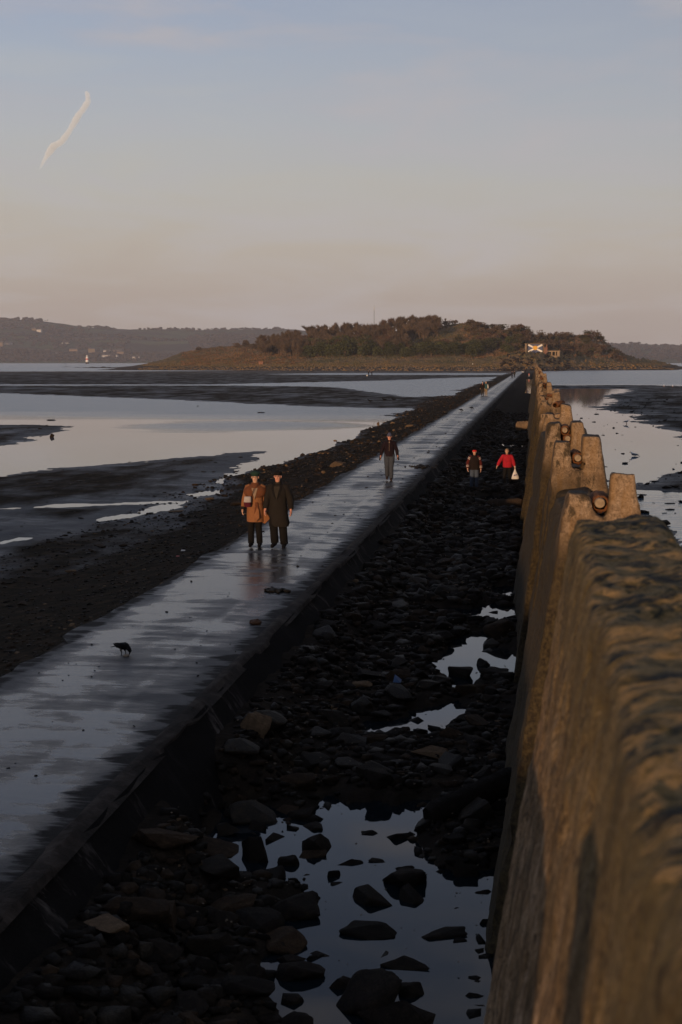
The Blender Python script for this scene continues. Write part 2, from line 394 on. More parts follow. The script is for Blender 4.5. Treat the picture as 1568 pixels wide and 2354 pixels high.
# ------------------------------------------------------------------ world and sun
SUN_AZ, SUN_EL = R(15), R(2.5)     # light travels towards +Y and a little to +X
w = bpy.data.worlds.new('World'); S.world = w; w.use_nodes = True
nt = w.node_tree; N = nt.nodes; L = nt.links; bg = N['Background']
sky = N.new('ShaderNodeTexSky'); sky.sky_type = 'NISHITA'; sky.sun_disc = False; sky.sun_elevation = SUN_EL; sky.sun_rotation = PI + SUN_AZ; sky.dust_density = 2; sky.altitude = 0
tc = N.new('ShaderNodeTexCoord'); sp = N.new('ShaderNodeSeparateXYZ'); L.new(tc.outputs['Generated'], sp.inputs[0])
def wm(op, a, b=0, c=0):
    n = N.new('ShaderNodeMath'); n.operation = op
    for i, v in enumerate((a, b, c)):
        if isinstance(v, bpy.types.NodeSocket): L.new(v, n.inputs[i])
        else: n.inputs[i].default_value = v
    return n.outputs[0]
mp = N.new('ShaderNodeMapping'); mp.inputs['Scale'].default_value = (4.5, 4.5, 24); mp.inputs['Rotation'].default_value = (0, R(7), R(10)); L.new(tc.outputs['Generated'], mp.inputs[0])
cl = N.new('ShaderNodeTexNoise'); cl.inputs['Scale'].default_value = 1.3; cl.inputs['Detail'].default_value = 6; cl.inputs['Roughness'].default_value = .55; cl.inputs['Distortion'].default_value = .5; L.new(mp.outputs[0], cl.inputs['Vector'])
el = wm('ADD', sp.outputs[2], wm('MULTIPLY_ADD', cl.outputs['Fac'], .10, -.05))
rp = N.new('ShaderNodeValToRGB'); L.new(el, rp.inputs[0]); E = rp.color_ramp.elements
def lin(*c): return tuple(((q / 255) / 12.92 if q / 255 < .04045 else ((q / 255 + .055) / 1.055) ** 2.4) for q in c) + (1,)
stops = [(0.0, lin(173, 158, 148)), (.035, lin(181, 168, 157)), (.075, lin(188, 179, 168)), (.115, lin(188, 186, 181)), (.155, lin(181, 185, 190)), (.20, lin(168, 179, 195)), (.26, lin(150, 167, 196)), (.40, lin(98, 119, 155)), (1.0, lin(58, 78, 112))]
while len(E) < len(stops): E.new(.5)
for e, (p, c) in zip(E, stops): e.position = p; e.color = c
# the eastern (right hand) sky is greyer, thin veils of cloud
mx = N.new('ShaderNodeMix'); mx.data_type = 'RGBA'
side = N.new('ShaderNodeMapRange'); L.new(sp.outputs[0], side.inputs[0]); side.inputs[1].default_value = -.36; side.inputs[2].default_value = .12; side.inputs[3].default_value = 0; side.inputs[4].default_value = .6
hi = N.new('ShaderNodeMapRange'); L.new(el, hi.inputs[0]); hi.inputs[1].default_value = .08; hi.inputs[2].default_value = .24; hi.inputs[3].default_value = .1; hi.inputs[4].default_value = 1
L.new(wm('MULTIPLY', side.outputs[0], hi.outputs[0]), mx.inputs[0]); L.new(rp.outputs[0], mx.inputs[6]); mx.inputs[7].default_value = lin(158, 162, 171)
mv = N.new('ShaderNodeMix'); mv.data_type = 'RGBA'
veil = N.new('ShaderNodeMapRange'); L.new(cl.outputs['Fac'], veil.inputs[0]); veil.inputs[1].default_value = .47; veil.inputs[2].default_value = .68; veil.inputs[3].default_value = 0; veil.inputs[4].default_value = .62
L.new(veil.outputs[0], mv.inputs[0]); L.new(mx.outputs[2], mv.inputs[6]); mv.inputs[7].default_value = lin(189, 183, 184)
sc_ = N.new('ShaderNodeMix'); sc_.data_type = 'RGBA'; sc_.blend_type = 'MULTIPLY'; sc_.inputs[0].default_value = 1; L.new(mv.outputs[2], sc_.inputs[6]); sc_.inputs[7].default_value = (10, 10, 10, 1)
fm = N.new('ShaderNodeMix'); fm.data_type = 'RGBA'; fm.inputs[0].default_value = .93; L.new(sky.outputs[0], fm.inputs[6]); L.new(sc_.outputs[2], fm.inputs[7])
L.new(fm.outputs[2], bg.inputs[0]); bg.inputs[1].default_value = .1
sl = bpy.data.lights.new('sun', 'SUN'); sl.energy = 3.5; sl.angle = R(.6); sl.color = (1, .655, .375)
so = bpy.data.objects.new('sun', sl); COL.objects.link(so)
dirv = Vector((math.sin(SUN_AZ) * math.cos(SUN_EL), math.cos(SUN_AZ) * math.cos(SUN_EL), -math.sin(SUN_EL)))
so.rotation_euler = dirv.to_track_quat('-Z', 'Y').to_euler(); so.location = (-20, -60, 40)
S.view_settings.view_transform = 'Standard'; S.view_settings.look = 'None'; S.view_settings.exposure = 0; S.view_settings.gamma = 1
try: S.cycles.use_denoising = True
except Exception: pass
S.cycles.max_bounces = 6; S.cycles.volume_bounces = 1; S.cycles.transparent_max_bounces = 8

# ------------------------------------------------------------------ ground
ZW, ZP, ZM = -1.15, -.90, -1.05          # sea and lagoon level, rock pool level, mud level
def polys(lst, z):
    return [[(at(x, y, z).x, at(x, y, z).y) for x, y in p] for p in lst]
WL = polys([
    [(-500, 868), (0, 903), (200, 911), (500, 924), (700, 933), (850, 937), (975, 938), (960, 944), (905, 951), (856, 955), (925, 958), (935, 964), (915, 975), (895, 988), (850, 1008), (800, 1030), (740, 1055), (690, 1072), (610, 1090), (550, 1104), (500, 1113), (530, 1095), (585, 1065), (606, 1050), (608, 1041), (590, 1037), (520, 1043), (400, 1053), (250, 1067), (120, 1080), (0, 1098), (-500, 1140)],
    [(-500, 883), (0, 883.5), (500, 883.5), (640, 880), (900, 874), (1050, 868), (1150, 866), (1163, 867), (1150, 874), (1130, 881), (1090, 886), (1085, 892), (1030, 897), (1070, 900), (1078, 905), (1060, 908), (975, 912), (945, 913), (880, 905), (830, 897), (790, 892), (752, 889), (500, 886), (0, 886.5), (-500, 887)],
    [(600, 860), (760, 857), (1000, 857), (1170, 857), (1165, 862), (1000, 862), (760, 862)],
    [(-700, 836), (1200, 836), (1190, 850), (1000, 851), (600, 852), (300, 853.5), (0, 854), (-700, 856)],
    [(-200, 1185), (0, 1165), (130, 1159), (250, 1156), (440, 1149), (450, 1151), (330, 1158), (130, 1166), (0, 1172), (-200, 1200)],
    [(-200, 1300), (0, 1232), (100, 1228), (150, 1212), (200, 1192), (300, 1180), (390, 1158), (430, 1140), (470, 1130), (545, 1115), (560, 1120), (480, 1143), (440, 1155), (330, 1190), (215, 1208), (160, 1232), (60, 1246), (0, 1258), (-200, 1330)],
], ZW)
ML = polys([[(-500, 972), (0, 977), (100, 976), (150, 978), (164, 982), (140, 990), (100, 1000), (60, 1012), (0, 1025), (-500, 1075)],
            [(560, 921), (960, 930), (880, 925), (860, 926)]], ZW)
WR = polys([
    [(1245, 836), (2400, 836), (2400, 884), (1800, 889), (1568, 887), (1450, 885), (1300, 886), (1245, 886)],
    [(1250, 893), (1350, 892), (1440, 894), (1455, 901), (1400, 906), (1378, 912), (1415, 917), (1424, 922), (1395, 930), (1372, 937), (1395, 944), (1440, 950), (1484, 953.5), (1465, 963), (1510, 977), (1543, 990), (1564, 1009), (1640, 1030), (1800, 1040), (1800, 1070), (1640, 1075), (1570, 1084), (1510, 1097), (1530, 1104), (1505, 1110), (1456, 1116), (1380, 1125), (1300, 1040), (1255, 920)],
    [(1420, 1120), (1456, 1127), (1568, 1134), (1800, 1140), (1800, 1300), (1640, 1265), (1565, 1243), (1535, 1220), (1500, 1195), (1455, 1175), (1420, 1160)],
], ZW)
POOL = polys([
    [(498, 1965), (505, 1915), (522, 1858), (570, 1858), (640, 1862), (672, 1890), (722, 1882), (752, 1826), (800, 1845), (880, 1840), (905, 1858), (985, 1836), (1010, 1868), (958, 1895), (948, 1930), (985, 1990), (1060, 2015), (1148, 1990), (1148, 2100), (1135, 2200), (1122, 2353), (1110, 2480), (700, 2480), (655, 2345), (568, 2270), (598, 2215), (668, 2150), (672, 2095), (740, 2055), (700, 2020), (640, 2030), (590, 2000), (560, 2025)],
    [(848, 1690), (853, 1660), (900, 1668), (955, 1642), (1050, 1612), (1062, 1640), (1024, 1672), (965, 1692), (920, 1688)],
    [(1000, 1528), (1050, 1515), (1058, 1478), (1110, 1455), (1122, 1490), (1182, 1515), (1180, 1552), (1105, 1545), (1065, 1595), (1052, 1560), (1012, 1540)],
    [(983, 1418), (1020, 1402), (1036, 1400), (1034, 1418)], [(1056, 1404), (1092, 1406), (1076, 1420), (1062, 1416)], [(1118, 1396), (1162, 1391), (1166, 1424), (1138, 1426)],
    [(1153, 1355), (1184, 1352), (1182, 1374)], [(1138, 1023), (1172, 1018), (1208, 1022), (1170, 1031), (1142, 1030)], [(1122, 1148), (1140, 1143), (1160, 1147), (1140, 1152)],
    [(1213, 862), (1226, 862), (1224, 905), (1216, 905), (1218, 890)],
], ZP)
def ground_z(X, Y):
    X = np.asarray(X, np.float64); Y = np.asarray(Y, np.float64); z = np.zeros(X.shape)
    fine = fbm(X * .9, Y * .9, 5, .55)
    # left: flats, lagoons and the stony bank
    L_ = X < -4.0
    x = X[L_]; y = Y[L_]; sd = np.full(x.shape, -1e3)
    for i_, p in enumerate(WL): sd = np.maximum(sd, sdf(x, y, p) - (.12 if i_ >= 4 else 0))
    for p in ML: sd = np.minimum(sd, -sdf(x, y, p))
    rag = fbm(x * .35, y * .35, 5, .6) * (.8 + np.minimum(y, 200) * .010) + fbm(x * .05, y * .02, 3) * .8
    sd = sd + rag
    h = np.clip(-sd * .045, -.14, .10) + fbm(x * .12, y * .07, 4) * .05 + fbm(x * 1.1, y * 1.1, 4, .6) * .035
    h = np.where(sd > 0, np.minimum(h, -.02 - .0 * sd), np.maximum(h, .004)) + ZW
    wb = 5.6 + 2.4 * fbm(x * 0 + 3.1, y * .045, 3) + 1.0 * fbm(x * 0 + 7.7, y * .3, 3)
    t = np.clip((-7.0 - x) / wb, 0, 1); bank = -.10 - .98 * t ** .75 + sstep(20, 75, y) * (.22 * fbm(x * .8, y * .8, 4, .6) + .13 * fbm(x * 3.1, y * 3.1, 3)) * (.35 + np.minimum(t * 4, 1) * .65) * (1 - t * .5)
    bank = np.where(x > -7.25, np.minimum(bank, -.03), bank)
    fade = sstep(520, 640, y); bank = bank * (1 - fade) - 1.1 * fade
    h = np.maximum(h, np.where(x > -7.0 - wb, bank, -9))
    z[L_] = np.where(x > -7.0, -.5, h)
    # trough between path and wall
    T = (X >= -4.0) & (X < .3); x = X[T]; y = Y[T]; sd = np.full(x.shape, -1e3)
    for p in POOL: sd = np.maximum(sd, sdf(x, y, p))
    sd = sd + np.clip(.020 * (y - 12), .12, .8) + fbm(x * 1.5, y * 1.5, 3, .6) * .22
    h = np.clip(ZP + .05 - sd * .35, ZP - .22, ZP + .13) + fbm(x * 1.3, y * 1.3, 4, .6) * .10
    h = np.where(sd > .08, np.minimum(h, ZP - .03), h)
    h = h + .42 * sstep(-2.7, -3.6, x) * sstep(.0, -.5, sd)
    z[T] = h
    # right flats
    Q = X >= .3; x = X[Q]; y = Y[Q]; sd = np.full(x.shape, -1e3)
    for p in WR: sd = np.maximum(sd, sdf(x, y, p))
    sd = sd + fbm(x * .35, y * .35, 5, .6) * (.7 + np.minimum(y, 200) * .012)
    h = np.clip(-sd * .04, -.14, .09) + fbm(x * .12, y * .07, 4) * .05 + fbm(x * 1.1, y * 1.1, 4, .6) * .035
    h = np.where(sd > 0, np.minimum(h, -.02), np.maximum(h, .004)) + ZW
    ft = np.clip((x - 1.0) / (2.6 + 1.5 * fbm(x * 0, y * .08, 3)), 0, 1); h = np.maximum(h, np.where(ft < 1, -.95 - .35 * ft + .16 * fine[Q], -9))
    z[Q] = h
    # the beach rises to the island
    z = np.where(Y > 640, np.maximum(z, -1.3 + .0 * Y), z)
    return z
rows = np.concatenate([np.geomspace(3.0, 130, 640), np.geomspace(130.6, 1150, 300)])
cols = np.linspace(-1, 1, 860); cols = np.sign(cols) * (np.abs(cols) ** 1.0)
A = np.where(cols < 0, cols * .80, cols * .55)
D, AA = np.meshgrid(rows, A, indexing='ij'); GX = AA * (D + 9) * (1 - .12 * sstep(20, 200, D)); GY = D
GZ = ground_z(GX, GY)
nr, nc = GX.shape; idx = np.arange(nr * nc).reshape(nr, nc)
fc = np.stack([idx[:-1, :-1].ravel(), idx[:-1, 1:].ravel(), idx[1:, 1:].ravel(), idx[1:, :-1].ravel()], 1)
g = link('mudflat_ground', mesh_np('mudflat_ground', np.stack([GX.ravel(), GY.ravel(), GZ.ravel()], 1), fc, True), M['ground']); g['kind'] = 'structure'
def flat(name, x0, x1, y0, y1, z, m):
    o = MB().add([(x0, y0, z), (x1, y0, z), (x1, y1, z), (x0, y1, z)], [(0, 1, 2, 3)]).build(name, m); o['kind'] = 'structure'; return o
# one sea sheet; it starts beyond the trough on either side
flat('seabed', -4300, 2400, -50, 7600, -2.6, M['ground'])
mb = MB(); 
for x0, x1, y0 in ((-4300, -7.3, 8), (.9, 2400, 8)): mb.add([(x0, y0, ZW), (x1, y0, ZW), (x1, 640, ZW), (x0, 640, ZW)], [(0, 1, 2, 3)])
mb.add([(-4300, 640, ZW), (2400, 640, ZW), (2400, 7600, ZW), (-4300, 7600, ZW)], [(0, 1, 2, 3)])
o = mb.build('sea', M['water']); o['kind'] = 'structure'
flat('rock_pools', -3.55, .25, 5, 420, ZP, M['pool'])

# ------------------------------------------------------------------ path
PL, PR = -7.08, -4.07
ys = np.concatenate([np.arange(4, 120, .5), np.arange(120, 790, 4.0)])
def pz(y): return 0 if y < 600 else -.95 * min(1, (y - 600) / 180)
V = []; Fc = []
xs = np.linspace(PL, PR - .10, 13)
for y in ys:
    for j, x in enumerate(xs):
        jit = (float(fbm(np.array([y * .7]), np.array([3.3]), 3)[0]) * .35) if j == 0 else 0
        V.append((x + jit, y, pz(y) + .02 * math.sin(PI * j / 12)))
n = len(xs)
for i in range(len(ys) - 1):
    for j in range(n - 1): Fc.append((i * n + j, i * n + j + 1, (i + 1) * n + j + 1, (i + 1) * n + j))
o = mesh_np('path', V, Fc, True); o = link('path', o, M['path']); o['kind'] = 'structure'
# kerb lip and sloping side of the path
def strip(name, prof, m, jit=0.0):
    V = []; Fc = []; k = len(prof)
    for y in ys:
        for j, (x, z) in enumerate(prof):
            q = float(fbm(np.array([y * .9 + j * 5]), np.array([j * 3.7]), 4, .6)[0]) * jit
            V.append((x + q, y, z + pz(y) * (1 if z > -.5 else 0) + q * .6))
    for i in range(len(ys) - 1):
        for j in range(k - 1): Fc.append((i * k + j, i * k + j + 1, (i + 1) * k + j + 1, (i + 1) * k + j))
    o = link(name, mesh_np(name, V, Fc, True), m); o['kind'] = 'structure'; return o
strip('kerb', [(PR - .16, -.02), (PR - .12, .008), (PR - .03, .012), (PR + .05, -.01), (PR + .10, -.08)], M['kerb'], .10)
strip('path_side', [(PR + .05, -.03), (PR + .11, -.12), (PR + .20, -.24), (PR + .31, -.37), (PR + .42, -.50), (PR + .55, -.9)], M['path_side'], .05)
strip('path_edge', [(PL + .2, -.02), (PL - .02, -.03), (PL - .1, -.15), (PL - .15, -.5)], M['kerb'], .06)

# ------------------------------------------------------------------ stones
def hull(seed, n=16, box=.75, flatk=1, nz=.0, bev=.10, subd=0):
    r = random.Random(seed); bm = bmesh.new()
    for i in range(n):
        v = Vector((r.gauss(0, 1), r.gauss(0, 1), r.gauss(0, 1))); m_ = max(abs(v.x), abs(v.y), abs(v.z)); l = v.length
        v = v / m_ * box + v / l * (1 - box); v *= r.uniform(.82, 1.05)
        bm.verts.new((v.x, v.y, v.z * flatk))
    bmesh.ops.convex_hull(bm, input=bm.verts)
    bmesh.ops.delete(bm, geom=[v for v in bm.verts if not v.link_faces], context='VERTS')
    if bev:
        bmesh.ops.dissolve_limit(bm, angle_limit=R(14), verts=bm.verts, edges=bm.edges)
        bmesh.ops.bevel(bm, geom=list(bm.edges), offset=bev, segments=2, affect='EDGES', profile=.6, clamp_overlap=True)
    bmesh.ops.triangulate(bm, faces=bm.faces)
    if subd:
        bmesh.ops.subdivide_edges(bm, edges=bm.edges, cuts=subd, use_grid_fill=True)
        for v in bm.verts:
            d = mnoise.noise(v.co * 2.2 + Vector((seed, 0, 0))) * nz + mnoise.noise(v.co * 6 + Vector((0, seed, 0))) * nz * .4
            v.co += v.co.normalized() * d
    bmesh.ops.recalc_face_normals(bm, faces=bm.faces)
    v = np.array([q.co[:] for q in bm.verts]); f = np.array([[q.index for q in t.verts] for t in bm.faces]); 
    bm.verts.index_update(); f = np.array([[q.index for q in t.verts] for t in bm.faces]); bm.free()
    return v, f
FINE = [hull(i + 1, random.Random(i).choice([12, 16, 22]), [.9, .7, .45, .85][i % 4], [.55, .7, .8, .45, .9][i % 5], .10, .15, 1) for i in range(14)]
LOW = [hull(100 + i, 13, [.9, .6, .8][i % 3], [.6, .8, .5, .95][i % 4], 0, 0) for i in range(16)]
TINT = ['rock_dark', 'rock_brown', 'rock_tan', 'rock_weed', 'rock_pale']
ROCKM = {}
def rock_mesh(k, tint):
    if (k, tint) not in ROCKM:
        v, f = FINE[k]; me = mesh_np('stone', v, f, True); me.set_sharp_from_angle(angle=R(62)); me.materials.append(M[tint]); ROCKM[(k, tint)] = me
    return ROCKM[(k, tint)]
def stone(p, s, rot, tint, label, group, k=None, cat='stone', name='stone'):
    k = random.randrange(len(FINE)) if k is None else k
    o = bpy.data.objects.new(name, rock_mesh(k, tint)); COL.objects.link(o)
    o.location = p; o.scale = s; o.rotation_euler = rot
    return tag(o, label, cat, group)
def scatter(name, P, Sz, m, seed, flatk=(.5, .95), kind='stuff'):
    r = np.random.default_rng(seed); VV = []; FF = []; off = 0
    for p, s in zip(P, Sz):
        v, f = LOW[r.integers(len(LOW))]; a = r.uniform(0, 2 * PI); c, s_ = math.cos(a), math.sin(a)
        v = v * np.array([s * r.uniform(.8, 1.35), s * r.uniform(.7, 1.1), s * r.uniform(*flatk)])
        tl = r.uniform(-.3, .3); v = np.stack([v[:, 0], v[:, 1] * math.cos(tl) - v[:, 2] * math.sin(tl), v[:, 1] * math.sin(tl) + v[:, 2] * math.cos(tl)], 1)
        v = np.stack([v[:, 0] * c - v[:, 1] * s_, v[:, 0] * s_ + v[:, 1] * c, v[:, 2]], 1) + np.asarray(p)
        VV.append(v); FF.append(f + off); off += len(v)
    o = link(name, mesh_np(name, np.concatenate(VV), np.concatenate(FF)), m); o['kind'] = kind; return o

# stones one can pick out in and round the big rock pool: x, y of the foot, width, height in the picture
GRP = 'stones lying between the causeway and the concrete wall'
named = [
    (838, 2150, 165, 75, 'rock_dark', 'long flat topped stone slab lying in the rock pool, widest of the pool stones'),
    (1003, 2152, 150, 42, 'rock_dark', 'long low tapering stone beside the widest slab, towards the wall'),
    (922, 2226, 136, 52, 'rock_dark', 'dark wedge shaped stone pointing at the wall in open pool water'),
    (850, 2075, 125, 95, 'rock_dark', 'tall pointed boulder standing in the middle of the rock pool'),
    (806, 1985, 64, 24, 'rock_dark', 'flat oval stone just breaking the pool surface behind the pointed boulder'),
    (876, 1980, 62, 30, 'rock_dark', 'rounded dark stone behind the pointed boulder'),
    (930, 1995, 60, 28, 'rock_dark', 'low leaf shaped stone in the pool to the right of the rounded stone'),
    (1090, 2288, 52, 34, 'rock_dark', 'lone small pointed stone in the pool close under the wall'),
    (728, 2196, 62, 44, 'rock_dark', 'small square stone at the left end of the widest slab'),
    (790, 2275, 84, 60, 'rock_dark', 'angular leaning stone at the left margin of the near pool'),
    (684, 2250, 130, 100, 'rock_dark', 'massive blocky boulder at the left edge of the near pool'),
    (766, 2010, 36, 50, 'rock_dark', 'upright narrow stone left of the pointed boulder'),
    (660, 1985, 60, 50, 'rock_dark', 'square stone on the back left shore of the pool'),
    (690, 1880, 70, 62, 'rock_dark', 'dark boulder jutting into the back of the pool'),
    (845, 1915, 56, 40, 'rock_dark', 'dark triangular stone standing in the back of the pool'),
    (915, 1925, 66, 50, 'rock_dark', 'dark pair like lump of stone at the back right of the pool'),
    (628, 1930, 80, 36, 'rock_dark', 'low stone heap in the left arm of the pool'),
    (585, 1915, 36, 34, 'rock_dark', 'small cubic stone in the left arm of the pool'),
    (920, 2330, 60, 30, 'rock_dark', 'small blunt stone in the water at the bottom of the view'),
    (1050, 1995, 60, 34, 'rock_dark', 'dark angular stone below the slanting concrete beam'),
    (1110, 2050, 50, 26, 'rock_dark', 'low dark stone at the foot of the wall in the pool'),
    (1120, 2120, 46, 34, 'rock_dark', 'stone wedged against the wall foot beside the open pool'),
    (1060, 2090, 56, 20, 'rock_dark', 'thin flat stone lying in the pool near the wall'),
    (580, 1778, 82, 78, 'rock_tan', 'big rounded tan boulder alone near the sloping path side'),
    (420, 2010, 190, 60, 'rock_brown', 'broad brown boulder at the foot of the sloping path side'),
    (1085, 1600, 90, 50, 'rock_brown', 'brown stone on the shore of the middle pool'),
    (1145, 1470, 80, 62, 'rock_brown', 'big brown boulder behind the middle pool beside the wall'),
    (1135, 1570, 80, 34, 'rock_dark', 'dark stone between the middle pool and the wall'),
    (1010, 1480, 70, 42, 'rock_dark', 'dark flat stone left of the middle pool'),
    (940, 1450, 46, 46, 'rock_brown', 'round brown stone left of the small far pools'),
    (1030, 1720, 70, 46, 'rock_brown', 'square brown stone right of the narrow pool'),
    (1100, 1740, 100, 66, 'rock_dark', 'wide dark boulder near the wall above the slanting beam'),
    (990, 1765, 90, 44, 'rock_tan', 'tan block on the bank behind the big pool'),
    (860, 1730, 70, 40, 'rock_brown', 'brown stone in front of the narrow pool'),
    (830, 1600, 56, 26, 'rock_tan', 'small tan slab catching light left of the narrow pool'),
    (240, 2230, 180, 80, 'rock_brown', 'large brown rock below the path side in the near left corner'),
    (60, 2280, 130, 90, 'rock_tan', 'reddish tan rock in the very corner below the path side'),
    (350, 2290, 140, 70, 'rock_dark', 'dark flat rock in the near left foreground'),
    (560, 2330, 160, 90, 'rock_dark', 'dark broad rock at the bottom edge of the view'),
    (470, 2230, 130, 90, 'rock_dark', 'dark upright rock behind the foreground rocks'),
]
def gz(x, y): return float(ground_z(np.array([x]), np.array([y]))[0])
taken = []
for i, (x, y, wp, hp, tn, lb) in enumerate(named):
    p = at(x, y, ZP + .02); d = p.y
    sx = wp / F * d / 2; sz = max(hp / F * d * .55, .07); sy = sx * random.uniform(.55, .8)
    p = p + Vector((0, sy * .8, 0))
    p.x = max(p.x, PR + .5 + sx * .8)
    stone((p.x, p.y, max(gz(p.x, p.y), ZP - .05) + sz * .35), (sx, sy, sz), (random.uniform(-.12, .12), random.uniform(-.12, .12), random.uniform(-.4, .4)), tn, lb, GRP, i % len(FINE), cat='stone')
    taken.append((p.x, p.y, sx))
# more single stones of the trough, nearest first
place_w = {'w': 'at the foot of the concrete wall', 'p': 'by the sloping side of the path', 'm': 'on the bed between path and wall'}
size_w = lambda s: 'large' if s > .2 else 'middling' if s > .14 else 'small'
poolsd = lambda x, y: min(max(.020 * (y - 12), 0), .8) + max(float(sdf(np.array([x]), np.array([y]), p)[0]) for p in POOL)
cnt = 0; tries = 0; cand = []
while len(cand) < 700:
    y = 9.8 + 27 * random.random() ** 1.2; x = random.uniform(PR + .6, -.45)
    cand.append((x, y))
shape_w = ['blocky', 'many sided', 'rounded', 'flat']
for x, y in cand:
    if cnt >= 225: break
    s = random.choice([.09, .11, .13, .16, .2, .24]) * random.uniform(.85, 1.1)
    if any((x - a) ** 2 + (y - b) ** 2 < (c * .75 + s * .75) ** 2 for a, b, c in taken): continue
    pd = poolsd(x, y)
    if pd > (-.15 if y < 18 else -.02) and random.random() < (.60 if y < 18 else .93): continue
    if pd > -.02: s *= 1.25
    k = random.randrange(len(FINE)); tn = random.choice(['rock_dark'] * 6 + ['rock_brown'] * 2 + ['rock_weed'] * 4)
    if y < 14: tn = random.choice(['rock_dark'] * 5 + ['rock_brown'])
    pl = 'w' if x > -1.1 else 'p' if x < -2.9 else 'm'
    cw = {'rock_dark': 'dark', 'rock_brown': 'brown', 'rock_tan': 'tan', 'rock_weed': 'weedy'}[tn]
    where = {'w': 'near the wall foot', 'p': 'by the path side', 'm': 'in mid bed'}[pl] + (', in pool water' if pd > .12 else ', at pool edge' if pd > -.3 else ', on rubble') + (', nearest the viewer' if y < 15.5 else ', before narrow pool' if y < 21 else ', beside middle pool' if y < 28 else ', beyond middle pool')
    stone((x, y, max(gz(x, y), ZP - .05) + s * (.38 if pd > 0 else .22)), (s * random.uniform(.9, 1.3), s * random.uniform(.75, 1.1), s * random.uniform(.6, 1.05)), (random.uniform(-.25, .25), random.uniform(-.25, .25), random.uniform(0, 6)), tn, f'{size_w(s)} {cw} {shape_w[k % 4]} stone {where}', GRP, k)
    taken.append((x, y, s)); cnt += 1
# the rest of the rubble
def rubble(n, y0, y1, seed, lo, hi, keep=.10):
    r = np.random.default_rng(seed); y = y0 * (y1 / y0) ** r.random(n); x = r.uniform(PR + .42, -.3, n); sd = np.full(n, -1e3)
    for p in POOL: sd = np.maximum(sd, sdf(x, y, p))
    sd = sd + np.clip(.020 * (y - 12), 0, .8); k = (sd < np.where(y < 18, -.12, .03)) | (r.random(n) < np.where(y < 18, .20, .06)); x, y = x[k], y[k]
    s = lo * (hi / lo) ** (r.random(len(x)) ** 1.6) * np.clip(y / 25, .8, 1.5); z = np.maximum(ground_z(x, y), ZP - .1) + s * .12
    return np.stack([x, y, z], 1), s
for i, (n, tn, lo, hi) in enumerate([(7000, 'rock_dark', .05, .16), (2200, 'rock_brown', .045, .14), (3000, 'rock_weed', .05, .16), (160, 'rock_tan', .03, .07)]):
    P, s = rubble(n, 9.2, 140, 40 + i, lo, hi); scatter('rubble', P, s, M[tn], 60 + i)
P, s = rubble(900, 11, 60, 77, .008, .02, 0); P[:, 2] += .10; scatter('shell_litter', P, s, M['rock_pale'], 78)
r = np.random.default_rng(55); y = 12 * (130 / 12) ** r.random(240); x = r.uniform(PL + .3, PR - .2, 240); sz_ = .006 + .014 * r.random(240) ** 3 * 1.6
scatter('path_grit', np.stack([x, y, np.full(240, .018)], 1), sz_ * np.clip(y / 25, 1, 2.5), M['rock_dark'], 56)
# stony bank to the left of the path
def bankpts(n, y0, y1, seed, lo, hi, x0=-7.2, x1=-14.5):
    r = np.random.default_rng(seed); y = y0 * (y1 / y0) ** r.random(n); x = x0 + (x1 - x0) * r.random(n) ** 1.25; z = ground_z(x, y)
    k = z > ZW - .02; x, y, z = x[k], y[k], z[k]; s = lo * (hi / lo) ** (r.random(len(x)) ** 2) * np.clip(y / 40, .8, 2.0)
    return np.stack([x, y, z + s * .1], 1), s
for i, (n, tn, lo, hi) in enumerate([(9000, 'rock_weed', .02, .08), (4200, 'rock_brown', .02, .085), (900, 'rock_tan', .02, .07), (250, 'rock_pale', .01, .03)]):
    P, s = bankpts(n, 11, 330, 140 + i, lo, hi); scatter('bank_shingle', P, s, M[tn], 160 + i)
P, s = bankpts(500, 20, 150, 195, .008, .02, -10, -48); scatter('shell_litter', P, s, M['rock_pale'], 196)
P, s = bankpts(2600, 14, 170, 191, .02, .13, -10, -50); scatter('flats_weed', P[::1], s * .8, M['rock_weed'], 192, (.15, .4))
def rightpts(n, seed, lo, hi):
    r = np.random.default_rng(seed); y = 13 * (220 / 13) ** r.random(n); x = 1.5 + (y * .075 + 2.0) * r.random(n) ** 1.2; z = ground_z(x, y)
    k = (z > ZW + .02) | (r.random(n) < .12); x, y, z = x[k], y[k], np.maximum(z[k], ZW - .03); s = lo * (hi / lo) ** (r.random(len(x)) ** 2)
    return np.stack([x, y, z + s * .1], 1), s
for i, (n, tn) in enumerate([(1500, 'rock_dark'), (900, 'rock_weed')]):
    P, s = rightpts(n, 240 + i, .04, .22); scatter('shore_stones', P, s, M[tn], 260 + i)
